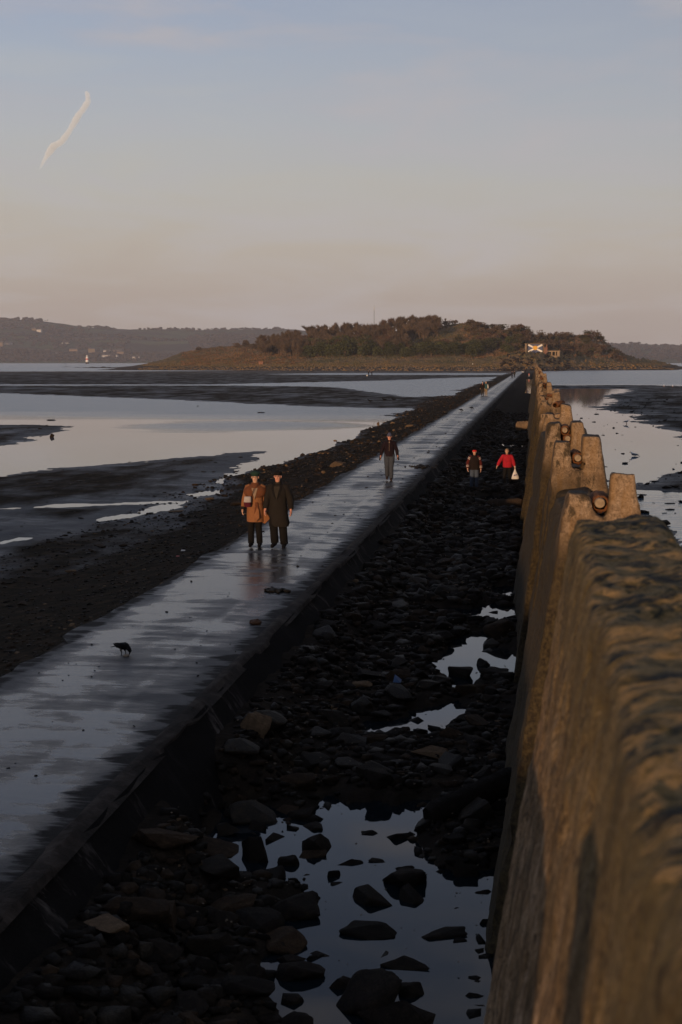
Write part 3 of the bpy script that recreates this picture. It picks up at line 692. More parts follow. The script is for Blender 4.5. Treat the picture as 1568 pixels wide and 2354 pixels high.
# single stones standing in the lagoon, on the flats, on the bank and on the right shore: x, y foot, w, h
for i, (x, y, wp, hp, tn, lb, gp) in enumerate([
    (115, 966, 27, 7, 'rock_weed', 'long low dark rock in rippled water at far left', 'l'), (455, 934, 11, 5, 'rock_brown', 'small brown rock out in the rippled lagoon', 'l'), (600, 949, 20, 5, 'rock_weed', 'weed covered rock in the rippled lagoon, right of the small brown rock', 'l'),
    (119, 1005, 11, 13, 'rock_brown', 'round brown boulder at the tip of the mud spit', 'l'), (869, 978, 7, 14, 'rock_tan', 'upright pointed tan stone in the lagoon by the bank', 'l'), (902, 980, 11, 11, 'rock_tan', 'squat tan stone by the bank, right of the upright pointed stone', 'l'),
    (695, 1050, 13, 14, 'rock_brown', 'brown cone shaped stone standing in calm water', 'l'), (770, 1013, 9, 6, 'rock_tan', 'small tan stone in calm water, upper of two near the bank', 'l'), (770, 1028, 10, 7, 'rock_tan', 'tan stone in calm water, lower of two near the bank', 'l'),
    (402, 1164, 40, 10, 'rock_tan', 'long tan rock lying at the head of the little stream', 'b'), (190, 1220, 22, 9, 'rock_brown', 'flat brown stone in the stream on the mud', 'b'), (440, 1202, 22, 13, 'rock_brown', 'brown block on the bank left of the couple', 'b'), (225, 1247, 34, 20, 'rock_brown', 'dark brown boulder among weed on the bank', 'b'),
    (160, 1306, 26, 12, 'rock_tan', 'square tan stone lying low on the weedy bank', 'b'), (280, 1245, 24, 18, 'rock_brown', 'brown stone right of the dark brown boulder on the bank', 'b'), (50, 1400, 40, 20, 'rock_brown', 'brown stone at the left edge of the view on the bank', 'b'), (545, 1168, 40, 20, 'rock_brown', 'brown stone just behind the woman in the camel coat', 'b'),
    (775, 1093, 38, 20, 'rock_tan', 'tan slab leaning on the bank beyond the man in the black coat', 'b'), (480, 1138, 26, 12, 'rock_tan', 'small tan rock at the stream mouth left of the couple', 'b'), (940, 990, 22, 12, 'rock_tan', 'tan boulder on the bank left of the lone walker', 'b'),
    (1473, 1145, 15, 14, 'rock_dark', 'upright dark stone in the shallows right of the wall', 'r'), (1480, 1180, 24, 13, 'rock_dark', 'rounded dark boulder at the water edge right of the wall', 'r'), (1540, 1172, 24, 10, 'rock_dark', 'dark hump of rock in the shallows near the right edge', 'r'), (1528, 1180, 15, 9, 'rock_dark', 'small dark rock between the two humps in the shallows', 'r'),
    (1553, 1180, 12, 7, 'rock_dark', 'smallest dark rock in the row near the right edge', 'r'), (1540, 1158, 28, 9, 'rock_dark', 'flat dark rock lying out in the shallows', 'r'), (1566, 1155, 16, 15, 'rock_dark', 'dark boulder cut by the right edge of the view', 'r'), (1515, 1210, 60, 22, 'rock_dark', 'long dark rock on the shore beyond the mossy parapet', 'r'), (1468, 1138, 40, 6, 'rock_weed', 'thin weedy rock line in the shallows by the wall', 'r'),
    (1503, 1156, 9, 6, 'rock_dark', 'tiny dark stone in open shallows', 'r'), (1418, 1074, 8, 3, 'rock_dark', 'tiny black stone in the calm pool by the wall', 'r'), (1386, 998, 7, 3, 'rock_dark', 'black lump of driftwood like stone in the calm pool', 'r'), (1365, 970, 10, 4, 'rock_weed', 'weedy stone at the far end of the calm pool', 'r'), (1371, 952, 12, 5, 'rock_weed', 'dark stone on the spit at the far end of the calm pool', 'r'),
]):
    p = at(x, y, ZW + (.25 if gp == 'b' else 0)); d = p.y; sx = wp / F * d / 2; sz = hp / F * d * (.55 if gp != 'b' else .45); sy = sx * .7
    gname = {'l': 'stones standing in the lagoon', 'b': 'stones on the bank left of the causeway', 'r': 'stones in the shallows right of the wall'}[gp]
    stone((p.x, p.y + sy, max(gz(p.x, p.y), ZW - .05) + sz * .5), (sx, sy, sz), (0, random.uniform(-.1, .1), random.uniform(-.5, .5)), tn, lb, gname, (i * 3) % len(FINE), cat='stone')

# ------------------------------------------------------------------ wall of concrete pylons
def rough_block(prof_top, prof_base, z0, z1, ya, yb, ya0, yb0, seed, nz=.012, seg=14):
    pass
def pylon_mesh(seed, broken=False):
    r = random.Random(seed)
    # front view outline (x, z), left foot round to right foot with the slot between two prongs
    j = lambda s: r.uniform(-s, s)
    tl = 3.24 + j(.03); tr = 3.27 + j(.03)
    if broken: tl -= .12 + r.random() * .1
    if seed > 2: tl -= r.uniform(0, .32); tr -= r.uniform(0, .30)
    sl_ = r.uniform(-.12, .10) if seed > 2 else 0
    out = [(-.42, -1.6), (-.10, .6), (.14 + j(.02), 2.2), (.27 + j(.02), tl), (.46, tl + j(.02) + sl_), (.475, 2.90 + j(.04)), (.61, 2.88 + j(.04)), (.625, tr), (.83 + j(.02), tr + j(.02) + sl_), (1.0, 2.2), (1.26, .6), (1.62, -1.6)]
    bm = bmesh.new()
    def yd(z): t = (3.3 - z) / 4.9; return .22 + .62 * t     # half depth, wider at the foot
    fr = [bm.verts.new((x, -yd(z), z)) for x, z in out]; bk = [bm.verts.new((x, yd(z), z)) for x, z in out]
    bm.faces.new(fr[::-1]); bm.faces.new(bk); n = len(out)
    for i in range(n): bm.faces.new((fr[i], fr[(i + 1) % n], bk[(i + 1) % n], bk[i]))
    bmesh.ops.recalc_face_normals(bm, faces=bm.faces)
    me = bpy.data.meshes.new('tmp'); bm.to_mesh(me); bm.free(); o = bpy.data.objects.new('tmp', me); COL.objects.link(o)
    md = o.modifiers.new('r', 'REMESH'); md.mode = 'VOXEL'; md.voxel_size = .036; dg = bpy.context.evaluated_depsgraph_get(); dg.update()
    me = bpy.data.meshes.new_from_object(o.evaluated_get(dg)); bpy.data.objects.remove(o); me.name = 'pillar'
    nrm = np.empty(len(me.vertices) * 3, np.float32); me.vertex_normals.foreach_get('vector', nrm); nrm = nrm.reshape(-1, 3)
    for v, nn in zip(me.vertices, nrm):
        c = v.co; sd_ = Vector((seed * 3.1, 0, 0)); d = mnoise.noise(c * 1.7 + sd_) * .022 + mnoise.noise(c * 6 + sd_) * .010 + mnoise.noise(c * 15 + sd_) * .006
        ch = mnoise.noise(c * 3.3 + sd_ * 2); cr = max(0, ch - .22) * .30 * (1 if max(abs(nn[0]), abs(nn[1]), abs(nn[2])) < .93 else .35)
        v.co = c + Vector(nn) * (d - cr)
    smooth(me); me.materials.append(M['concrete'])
    return me
PYL = [pylon_mesh(i, i in (0, 4, 6)) for i in range(8)]
def pipe_mesh(seed):
    r = random.Random(seed); mb = MB(); L_ = .62
    mb.tube([(0, -L_ / 2, 0), (0, -L_ / 2 + .015, 0), (0, L_ / 2, 0)], [.040, .046, .046], 14)
    return mb.mesh('pipe', True, 40)
def collar_mesh(seed):
    r = random.Random(seed); n = 16; V = []; Fc = []
    prof = [(-.27, .044), (-.265, .058), (-.2, .064), (-.08, .074), (.05, .076), (.18, .074), (.29, .07), (.29, .02)]
    for i, (y, rd) in enumerate(prof):
        for k in range(n):
            a = 2 * PI * k / n; q = rd * (1 + r.uniform(-.12, .16)) * (1 + .35 * max(0, -math.sin(a)) + .25 * max(0, math.cos(a)))
            V.append((q * math.cos(a), y + r.uniform(-.015, .015), q * math.sin(a)))
    for i in range(len(prof) - 1):
        for k in range(n): Fc.append((i * n + k, i * n + (k + 1) % n, (i + 1) * n + (k + 1) % n, (i + 1) * n + k))
    return MB().add(V, Fc).mesh('rust_collar', True)
PIPE = [pipe_mesh(i) for i in range(2)]; COLL = [collar_mesh(i) for i in range(4)]
for m_ in PIPE: m_.materials.append(M['pipe_core'])
for m_ in COLL: m_.materials.append(M['rust'])
def panel_mesh(seed):
    bm = bmesh.new(); L_ = 2.75; P = [(-.40, -1.6), (-.06, .6), (.17, 2.25), (.24, 2.55), (.62, 2.6), (.74, 2.3), (1.1, -1.6)]
    fr = [bm.verts.new((x, -L_, z)) for x, z in P]; bk = [bm.verts.new((x, L_, z)) for x, z in P]; n = len(P); bm.faces.new(fr[::-1]); bm.faces.new(bk)
    for i in range(n): bm.faces.new((fr[i], fr[(i + 1) % n], bk[(i + 1) % n], bk[i]))
    bmesh.ops.recalc_face_normals(bm, faces=bm.faces); me = bpy.data.meshes.new('tmp'); bm.to_mesh(me); bm.free(); o = bpy.data.objects.new('tmp', me); COL.objects.link(o)
    md = o.modifiers.new('r', 'REMESH'); md.mode = 'VOXEL'; md.voxel_size = .06; dg = bpy.context.evaluated_depsgraph_get(); dg.update()
    me = bpy.data.meshes.new_from_object(o.evaluated_get(dg)); bpy.data.objects.remove(o); me.name = 'infill_panel'
    nrm = np.empty(len(me.vertices) * 3, np.float32); me.vertex_normals.foreach_get('vector', nrm); nrm = nrm.reshape(-1, 3)
    for v, nn in zip(me.vertices, nrm):
        c = v.co; q = Vector((seed * 5.3 + 40, 0, 0)); v.co = c + Vector(nn) * (mnoise.noise(c * 1.3 + q) * .05 + mnoise.noise(c * 4 + q) * .02 - max(0, mnoise.noise(c * 2 + q) - .2) * (.5 if c.z > 2.2 else .1))
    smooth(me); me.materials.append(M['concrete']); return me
PANEL = [panel_mesh(i) for i in range(4)]
dist = [12.5, 18.5, 22.6, 25.6, 32.8, 40.0]
while dist[-1] < 470: dist.append(dist[-1] + random.uniform(5.2, 6.6))
ordn = ['nearest', 'second nearest', 'third nearest', 'fourth', 'fifth', 'sixth', 'seventh', 'eighth', 'ninth', 'tenth']
PG = 'concrete pylons of the barrier wall'
for i, y in enumerate(dist):
    dx = [-.01, .07, .03, .05][i] if i < 4 else random.uniform(-.05, .07); dz = [.0, .0, .0, -.03][i] if i < 4 else random.uniform(-.22, .08)
    if i < 10: lb = f'{ordn[i]} slotted concrete pylon of the barrier, counted from the mossy parapet'
    else: lb = 'slotted concrete pylon far along the barrier wall'
    e = empty('barrier_pylon', (dx, y + .3, dz), random.uniform(-.06, .06), lb, 'pylon', PG); e.rotation_euler.y = random.uniform(-.018, .018); e.rotation_euler.x = random.uniform(-.02, .02)
    o = bpy.data.objects.new('pillar', PYL[i % 8]); COL.objects.link(o); o.parent = e
    if i < 4:
        for q in range(2 if i == 2 else 1):
            p = bpy.data.objects.new('pipe', PIPE[i % 2]); COL.objects.link(p); p.parent = e; p.location = (.55 + random.uniform(-.01, .01) - .02 * q, +.05, 3.03 + .12 * q + random.uniform(-.02, .02)); p.rotation_euler = (random.uniform(-.03, .03), random.uniform(0, 6), random.uniform(-.06, .06))
            c = bpy.data.objects.new('rust_collar', COLL[(i + q) % 4]); COL.objects.link(c); c.parent = p; c.location = (0, .035, 0); c.rotation_euler = (0, -p.rotation_euler.y + random.uniform(-.3, .3), 0)
    elif i < 22 and i % 3:
        c = bpy.data.objects.new('rust_lump', COLL[i % 4]); COL.objects.link(c); c.parent = e; c.location = (.55, .05, 2.98 + random.uniform(-.05, .25)); c.rotation_euler = (random.uniform(-.5, .5), random.uniform(0, 6), random.uniform(-.4, .4)); c.scale = (.8, .7, .9)
    e.scale = (random.uniform(.93, 1.08), 1, 1)
    if i < 45:
        o = bpy.data.objects.new('infill_panel', PANEL[i % 4]); COL.objects.link(o); o.parent = e; o.location = (random.uniform(.03, .10), (dist[i + 1] - y) / 2, random.uniform(-.35, .15)); o.rotation_euler = (random.uniform(-.03, .03), 0, random.uniform(-.008, .008))
# mossy parapet beside the camera
bm = bmesh.new()
prof = [(-.42, .4), (.055, 3.36), (.118, 3.745), (.145, 3.775), (.36, 3.785), (.395, 3.755), (.47, 3.3), (.9, .4)]
NY = 60; ring = []
for k in range(NY + 1):
    y = .35 + (4.5 - .35) * k / NY; e = max(0, (y - 4.25) / .25); row = []
    for i, (x, z) in enumerate(prof):
        s = 1 - .18 * e * e; xc = .25
        row.append(bm.verts.new((xc + (x - xc) * s if z > 3 else x, y + (0 if z > 3.6 else 0), z - (.05 * e * e if z > 3.6 else 0))))
    ring.append(row)
n = len(prof)
for k in range(NY):
    for i in range(n - 1): bm.faces.new((ring[k][i], ring[k][i + 1], ring[k + 1][i + 1], ring[k + 1][i]))
bm.faces.new(ring[-1]); bm.faces.new(ring[0][::-1])
for k in range(NY): bm.faces.new((ring[k][n - 1], ring[k][0], ring[k + 1][0], ring[k + 1][n - 1]))
bmesh.ops.recalc_face_normals(bm, faces=bm.faces); me = bpy.data.meshes.new('tmp'); bm.to_mesh(me); bm.free(); o = bpy.data.objects.new('tmp', me); COL.objects.link(o)
md = o.modifiers.new('r', 'REMESH'); md.mode = 'VOXEL'; md.voxel_size = .018; dg = bpy.context.evaluated_depsgraph_get(); dg.update()
me = bpy.data.meshes.new_from_object(o.evaluated_get(dg)); bpy.data.objects.remove(o); me.name = 'mossy_parapet'
nv = len(me.vertices); cc = np.empty(nv * 3, np.float32); me.vertices.foreach_get('co', cc); cc = cc.reshape(-1, 3); nrm = np.empty(nv * 3, np.float32); me.vertex_normals.foreach_get('vector', nrm); nrm = nrm.reshape(-1, 3)
n1 = fbm(cc[:, 1] * 2.1 + cc[:, 0] * 1.3, cc[:, 2] * 2.1 + cc[:, 0] * 1.7, 4, .55) * .016; n2 = fbm(cc[:, 1] * 14 + cc[:, 0] * 9, cc[:, 2] * 14 + cc[:, 0] * 11, 3, .6) * .008; pit = np.clip(fbm(cc[:, 1] * 6 + 40, cc[:, 2] * 6 + cc[:, 0] * 8, 4, .6) - .22, 0, 1) * .05
tp = sstep(3.70, 3.77, cc[:, 2]); lump = np.clip(fbm(cc[:, 0] * 13 + 5, cc[:, 1] * 11, 3, .6), -.3, .5) * .022 * tp
cc = cc + nrm * (n1 + n2 * (1 - .3 * tp) - pit + lump)[:, None]; me.vertices.foreach_set('co', cc.astype(np.float32).ravel()); me.update(); smooth(me)
tag(link('mossy_parapet', me, M['moss']), 'thick mossy concrete parapet in the right foreground, out of focus, leading to the pylons', 'wall')
# fallen beams between wall and path
def beam(x0, y0, x1, y1, za, zb, wd, ht, lb, m='rock_dark'):
    a = at(x0, y0, za); b = at(x1, y1, zb); d = b - a; q = MB(); k = 14
    pts = [a.lerp(b, i / k) for i in range(k + 1)]; c = (a + b) / 2
    q.tube([p - c for p in pts], [wd * (.75 if i in (0, k) else 1 + .06 * math.sin(i * 2.3)) for i in range(k + 1)], 8, flat=ht)
    return tag(q.build('concrete_beam', M[m], None, True, 50, c), lb, 'beam', 'fallen concrete beams by the wall')
beam(985, 1880, 1190, 1785, -.72, -.45, .16, .9, 'long dark concrete beam slanting up to the wall foot behind the big pool')
beam(1122, 1160, 1202, 1158, -.75, -.6, .2, .7, 'low concrete beam end lying on rubble past the red jacketed woman', 'rock_brown')
beam(1188, 980, 1224, 978, -.45, -.35, .36, .7, 'tan concrete beam sticking out of the wall towards the path', 'rock_tan')
a, b = at(1215, 940, -.9), at(1228, 929, -.3); q = MB(); q.tube([a, b], .07, 6); tag(q.build('timber_plank', M['wood_old']), 'thin timber plank leaning against the wall', 'plank')
# hollow concrete block in the near rubble
p = at(320, 2128, -.62); s = .0
q = MB(); Lb, Wb, Hb, tk = .62, .24, .2, .05
for yy in (-Wb / 2 + tk / 2, Wb / 2 - tk / 2): q.box((0, yy, 0), (Lb, tk, Hb))
for xx in (-Lb / 2 + tk / 2, -.1, .1, Lb / 2 - tk / 2): q.box((xx, 0, 0), (tk if abs(xx) > .2 else .04, Wb - 2 * tk, Hb - .004))
q.box((0, 0, -Hb / 2 + .014), (Lb - 2 * tk - .01, Wb - 2 * tk - .01, .02))
o = q.build('hollow_block', M['rock_pale'] if False else M['rock_brown'], None, loc=(p.x, p.y, -.56)); o.rotation_euler = (R(8), R(-4), R(6)); tag(o, 'hollow concrete block with four cells lying in the dark rubble below the path', 'block')

# ------------------------------------------------------------------ litter and weed clumps
def weed(x, y, wp, hp, lb, m='rock_weed', z=.03):
    p = at(x, y, z); d = p.y; sx = wp / F * d / 2; sy = hp / F * d / abs(CAM.z - z) * d / 2
    P = []; s = []
    for i in range(60): P.append((p.x + random.gauss(0, sx * .45), p.y + random.gauss(0, max(sy, .05) * .45), z)); s.append(random.uniform(.02, .05) * (1 + d / 60))
    o = scatter('seaweed_clump', P, s, M[m], int(x)); del o['kind']; o.data.transform(Matrix.Translation(-p)); o.location = p
    return tag(o, lb, 'seaweed', 'seaweed clumps on the causeway')
M['weed_red'] = m_rock('weed_red', (.05, .022, .012), (.10, .045, .022), (.16, .075, .035), .6)
weed(633, 1357, 44, 6, 'strand of brown seaweed on wet path in front of the couple')
weed(588, 1430, 16, 5, 'reddish clump of seaweed on the path below the couple reflection', 'weed_red')
weed(970, 1073, 60, 8, 'dark line of seaweed across the path right of the lone walker')
def litter(x, y, w_, lb, m, name='litter'):
    p = at(x, y, -.15); s = w_ / F * p.y; V = [(-s / 2, -s / 4, 0), (s / 2, -s / 3, .01), (s / 2.2, s / 4, s * .2), (-s / 2.4, s / 3.5, s * .28), (0, 0, s * .12)]
    Fc = [(0, 1, 4), (1, 2, 4), (2, 3, 4), (3, 0, 4), (0, 3, 2, 1)]
    tag(MB().add(V, Fc).build(name, M[m], loc=(p.x, p.y, gz(p.x, p.y) + .08)), lb, 'litter', 'litter on the shore')
litter(421, 1237, 11, 'crumpled white paper scrap on the weedy bank', 'white_cloth', 'paper_scrap'); litter(409, 1258, 9, 'crushed red and white wrapper on the bank below the paper scrap', 'pink', 'wrapper')
p = at(912, 1573, -.7); s = 18 / F * p.y
o = MB().add([(-s / 2, 0, 0), (s / 2, -.02, 0), (s * .6, .1, .02), (-s / 3, .12, .1), (0, .03, .05)], [(0, 1, 4), (1, 2, 4), (2, 3, 4), (3, 0, 4), (0, 3, 2, 1)]).build('plastic_scrap', pm('blue_plastic', (.02, .05, .12), (.03, .07, .17), 5, .4, .1), loc=(p.x, p.y, gz(p.x, p.y) + .1)); tag(o, 'faded blue plastic scrap caught among the stones', 'litter', 'litter on the shore')

# ------------------------------------------------------------------ people
def person(label, foot, H, o_, rz=0.0, group=None):
    """o_: options; faces -Y, left means the left of the picture"""
    g = lambda k, d=None: o_.get(k, d)
    root = empty('person', foot, rz, label, 'person', group); sc = H / 1.72; root.scale = (sc,) * 3
    lean = g('lean', (0, 0)); hx, hy = lean; nod = g('nod', 0)
    J = dict(pel=(0, 0, .93), sp=(hx * .3, hy * .3, 1.10), ch=(hx * .65, hy * .65, 1.27), nb=(hx, hy, 1.44), nk=(hx, hy - .012 - nod * .04, 1.50))
    for s, k in ((-1, 'l'), (1, 'r')):
        J['sh' + k] = (hx * .9 + s * .168, hy * .9, 1.40); J['el' + k] = (hx * .7 + s * .235, hy * .7 + .03, 1.14); J['wr' + k] = (hx * .5 + s * .262, hy * .5 - .05, .90)
        J['hi' + k] = (s * .085, 0, .90); J['kn' + k] = (s * .095, -.015, .50); J['an' + k] = (s * .10, .03, .09); J['to' + k] = (s * .115, -.12, .035)
    for k, v in g('joints', {}).items(): J[k] = v
    V = {k: Vector(v) for k, v in J.items()}
    hd = V['nk'] + Vector((g('turn', 0) * .02, -.015 - nod * .05, .055))
    n = {'pel': (J['pel'], (.125, .10)), 'sp': (J['sp'], (.115, .09)), 'ch': (J['ch'], (.135, .10)), 'nb': (J['nb'], (.065, .06)), 'nk': (J['nk'], .052),
         'jaw': (tuple(hd + Vector((0, -.022 - nod * .03, .0))), (.058, .062)), 'fac': (tuple(hd + Vector((0, -.012 - nod * .015, .065))), (.072, .082)), 'crn': (tuple(hd + Vector((0, .004, .135))), (.068, .078)), 'top': (tuple(hd + Vector((0, .008, .175))), (.04, .045))}
    e = [('pel', 'sp'), ('sp', 'ch'), ('ch', 'nb'), ('nb', 'nk'), ('nk', 'jaw'), ('jaw', 'fac'), ('fac', 'crn'), ('crn', 'top')]
    for k in 'lr':
        s = -1 if k == 'l' else 1
        n.update({'sh' + k: (J['sh' + k], .058), 'el' + k: (J['el' + k], .042), 'wr' + k: (J['wr' + k], .029), 'hi' + k: (J['hi' + k], .085), 'kn' + k: (J['kn' + k], .056), 'an' + k: (J['an' + k], .042), 'to' + k: (J['to' + k], (.04, .03))})
        e += [('nb', 'sh' + k) if False else ('ch', 'sh' + k), ('sh' + k, 'el' + k), ('el' + k, 'wr' + k), ('pel', 'hi' + k), ('hi' + k, 'kn' + k), ('kn' + k, 'an' + k), ('an' + k, 'to' + k)]
        if g('hands', True):
            d = (V['wr' + k] - V['el' + k]).normalized(); f = Vector((0, -1, 0)); f = (f - d * f.dot(d)).normalized()
            pa = V['wr' + k] + d * .055; n['pa' + k] = (tuple(pa), (.034, .022)); e.append(('wr' + k, 'pa' + k))
            inn = Vector((-s, 0, 0))
            for q, (off, ln) in enumerate(((-.028, .068), (-.009, .078), (.010, .074), (.028, .058))):
                b = pa + d * .03 - f * off; m1 = b + d * ln * .5 + inn * .012; m2 = m1 + d * ln * .42 + inn * .026
                for nm, pp, rr in (('a', b, .011), ('b', m1, .0098), ('c', m2, .0085)): n[f'f{k}{q}{nm}'] = (tuple(pp), rr)
                e += [('pa' + k, f'f{k}{q}a'), (f'f{k}{q}a', f'f{k}{q}b'), (f'f{k}{q}b', f'f{k}{q}c')]
            t0 = pa - d * .012 + f * .034; t1 = t0 + d * .028 + f * .018 + inn * .01; t2 = t1 + d * .028 + inn * .012
            for nm, pp, rr in (('a', t0, .013), ('b', t1, .0115), ('c', t2, .0095)): n[f't{k}{nm}'] = (tuple(pp), rr)
            e += [('pa' + k, f't{k}a'), (f't{k}a', f't{k}b'), (f't{k}b', f't{k}c')]
    body = skin('body', n, e, 'pel', M[g('skin', 'skin')], root, 2 if g('detail', True) else 1)
    hc = hd + Vector((0, 0, .075))
    if g('detail', True):
        fy = hc.y - .078 - nod * .01
        for s in (-1, 1):
            q = MB(); q.loft([((hc.x + s * .028, fy, hc.z - .002), .012, .006), ((hc.x + s * .028, fy - .004, hc.z + .006), .013, .008), ((hc.x + s * .028, fy, hc.z + .013), .010, .006)], 8); q.build('eye', M['eye'], root, True)
            q = MB(); q.tube([(hc.x + s * .012, fy - .006, hc.z + .022), (hc.x + s * .030, fy - .006, hc.z + .027), (hc.x + s * .046, fy + .006, hc.z + .022)], [.004, .0055, .003], 6); q.build('eyebrow', M[g('brow', 'hair_grey')], root, True)
            q = MB(); q.loft([((hc.x + s * .075, hc.y + .004, hc.z - .03), .008, .012), ((hc.x + s * .082, hc.y + .004, hc.z - .005), .012, .02), ((hc.x + s * .08, hc.y + .008, hc.z + .02), .008, .014)], 8); q.build('ear', M[g('skin', 'skin')], root, True)
        q = MB(); q.tube([(hc.x, fy + .004, hc.z + .012), (hc.x, fy - .012, hc.z - .012), (hc.x, fy - .024, hc.z - .032), (hc.x, fy - .004, hc.z - .042)], [.008, .011, .015, .010], 8); q.build('nose', M[g('skin', 'skin')], root, True)
        q = MB(); q.tube([(hc.x - .024, fy + .012, hc.z - .062), (hc.x, fy + .002, hc.z - .060), (hc.x + .024, fy + .012, hc.z - .062)], [.003, .006, .003], 6); q.build('mouth', M['mouth'], root, True)
    # legs
    tr = g('trouser_r', (.105, .082, .066)); q = MB()
    for k in 'lr':
        hi, kn, an = V['hi' + k], V['kn' + k], V['an' + k]
        q.tube([hi + Vector((0, 0, .07)), hi.lerp(kn, .4), kn, kn.lerp(an, .55), an + Vector((0, 0, .0))], [tr[0], tr[0] * .98, tr[1], tr[1] * .95, tr[2]], 12)
    q.loft([((0, 0, .82), .12, .09), ((0, 0, .90), .165, .125), ((0, 0, 1.0), .155, .12), ((0, 0, 1.04), .14, .11)], 16)
    q.build('trousers', M[g('trousers', 'black_cloth')], root, True, 60)
    for k in 'lr':
        an, to = V['an' + k], V['to' + k]; q = MB(); up = g('boot_h', .06)
        d = (to - an); q.tube([an + Vector((0, .01, up)), an + Vector((0, .012, 0)), an + Vector((0, .0, -.05))], [.062, .058, .05], 10)
        q.tube([an + Vector((0, .06, -.045)), an + d * .35 + Vector((0, 0, -.012)), to + Vector((0, 0, .0)), to + Vector((0, -.055, -.012))], [.036, .052, .046, .022], 10, flat=.9)
        q.build('shoe', M[g('shoes', 'dark_leather')], root, True, 60)
    # top garment
    q = MB(); hem = g('hem', .62); wr_ = g('wrist_off', .93); ax = g('bulk', 1.0)
    T = [(hem, g('hem_rx', .24), g('hem_ry', .19)), ((hem + .93) / 2, (g('hem_rx', .24) + .195 * ax) / 2 + .01, (g('hem_ry', .19) + .15 * ax) / 2 + .005), (.95, .195 * ax, .15 * ax), (1.06, g('waist', .175) * ax, .135 * ax), (1.2, .195 * ax, .145 * ax), (1.32, .208 * ax, .14 * ax), (1.40, .195 * ax, .125), (1.445, .13, .098), (1.475, .085, .078)]
    T = [t for i, t in enumerate(T) if i == 0 or t[0] > T[0][0] + .02]
    def cx(z):
        u = max(0, min(1, (z - .93) / .51)); hs = g('hem_shift', 0) * max(0, (.95 - z)); return (hx * u + hs, hy * u, z)
    q.loft([(cx(z), rx, ry) for z, rx, ry in T], 22, wob=g('wob', .02))
    sl_m = g('sleeve_mat')
    sq = MB() if sl_m else q
    for k in 'lr':
        a, b, c = V['sh' + k], V['el' + k], V['wr' + k]; sr = g('sleeve_r', (.078, .066, .052))
        sq.tube([a + (a - b).normalized() * .01 + Vector(((.05 if k == 'l' else -.05), 0, .015)), a, a.lerp(b, .5), b, b.lerp(c, .5), b.lerp(c, wr_)], [.06, sr[0], sr[0] * .95, sr[1], sr[1] * .92, sr[2]], 12)
    q.build(g('top_name', 'coat'), M[g('top', 'black_wool')], root, True, 60)
    if sl_m: sq.build('sleeves', M[sl_m], root, True, 60)
    for nm, mt, fn in g('extra', []):
        q = MB(); fn(q, V, hc); q.build(nm, M[mt], root, True, 50)
    return root, V, hc, sc
def beret(q, V, h):
    q.loft([((h.x, h.y + .005, h.z + .028), .079, .088), ((h.x, h.y + .004, h.z + .050), .083, .092), ((h.x + .004, h.y + .01, h.z + .078), .115, .12), ((h.x + .006, h.y + .015, h.z + .105), .118, .122), ((h.x + .004, h.y + .012, h.z + .132), .085, .09), ((h.x, h.y + .01, h.z + .145), .03, .03), ((h.x, h.y + .01, h.z + .158), .008, .008)], 20, wob=.012)
def flatcap(q, V, h):
    q.loft([((h.x, h.y + .005, h.z + .030), .078, .088), ((h.x, h.y, h.z + .048), .083, .096), ((h.x, h.y - .004, h.z + .066), .096, .106), ((h.x + .004, h.y + .004, h.z + .092), .097, .106), ((h.x, h.y + .006, h.z + .115), .075, .082), ((h.x, h.y + .006, h.z + .124), .02, .02)], 20, wob=.01)
def beanie(q, V, h):
    q.loft([((h.x, h.y + .012, h.z - .012), .080, .080), ((h.x, h.y + .002, h.z + .030), .084, .092), ((h.x, h.y + .004, h.z + .075), .082, .09), ((h.x, h.y + .01, h.z + .115), .062, .07), ((h.x, h.y + .012, h.z + .142), .034, .036), ((h.x, h.y + .012, h.z + .155), .012, .012)], 18, wob=.015)
def hair_back(q, V, h):
    q.loft([((h.x, h.y + .03, h.z - .085), .06, .05), ((h.x, h.y + .028, h.z - .03), .082, .07), ((h.x, h.y + .022, h.z + .03), .084, .082), ((h.x, h.y + .012, h.z + .075), .08, .088), ((h.x, h.y + .01, h.z + .108), .05, .06), ((h.x, h.y + .01, h.z + .118), .015, .02)], 16, wob=.03)
def hair_side(q, V, h):
    q.loft([((h.x, h.y + .028, h.z - .06), .068, .06), ((h.x, h.y + .026, h.z - .01), .080, .07), ((h.x, h.y + .02, h.z + .04), .08, .08)], 16, wob=.02)
def collar(q, V, h):
    nb = V['nb']; q.loft([((nb.x, nb.y + .004, nb.z - .01), .10, .09), ((nb.x, nb.y + .006, nb.z + .05), .082, .08), ((nb.x, nb.y + .004, nb.z + .085), .074, .076)], 16, False, wob=.015)
def turtle(q, V, h):
    nb = V['nb']; q.loft([((nb.x, nb.y - .01, nb.z - .03), .09, .085), ((nb.x, nb.y - .008, nb.z + .03), .074, .074), ((nb.x, nb.y - .01, nb.z + .075), .066, .066), ((nb.x, nb.y - .01, nb.z + .09), .058, .06)], 16, False, wob=.03)
def vfront(z0, wd, yo=-.128):
    def fn(q, V, h):
        nb = V['nb']; P = [(nb.x - wd, nb.y - .075, 1.455), (nb.x + wd, nb.y - .075, 1.455), (nb.x + wd * .85, nb.y + yo - .012, 1.36), (nb.x + wd * .4, nb.y + yo - .022, (z0 + 1.33) / 2), (nb.x, nb.y + yo - .028, z0), (nb.x - wd * .4, nb.y + yo - .022, (z0 + 1.33) / 2), (nb.x - wd * .85, nb.y + yo - .012, 1.36)]
        Q = [(x, y + .03, z) for x, y, z in P]; n = len(P)
        q.add(P + Q, [tuple(range(n)), tuple(range(2 * n - 1, n - 1, -1))] + [(i, n + i, n + (i + 1) % n, (i + 1) % n) for i in range(n)])
    return fn
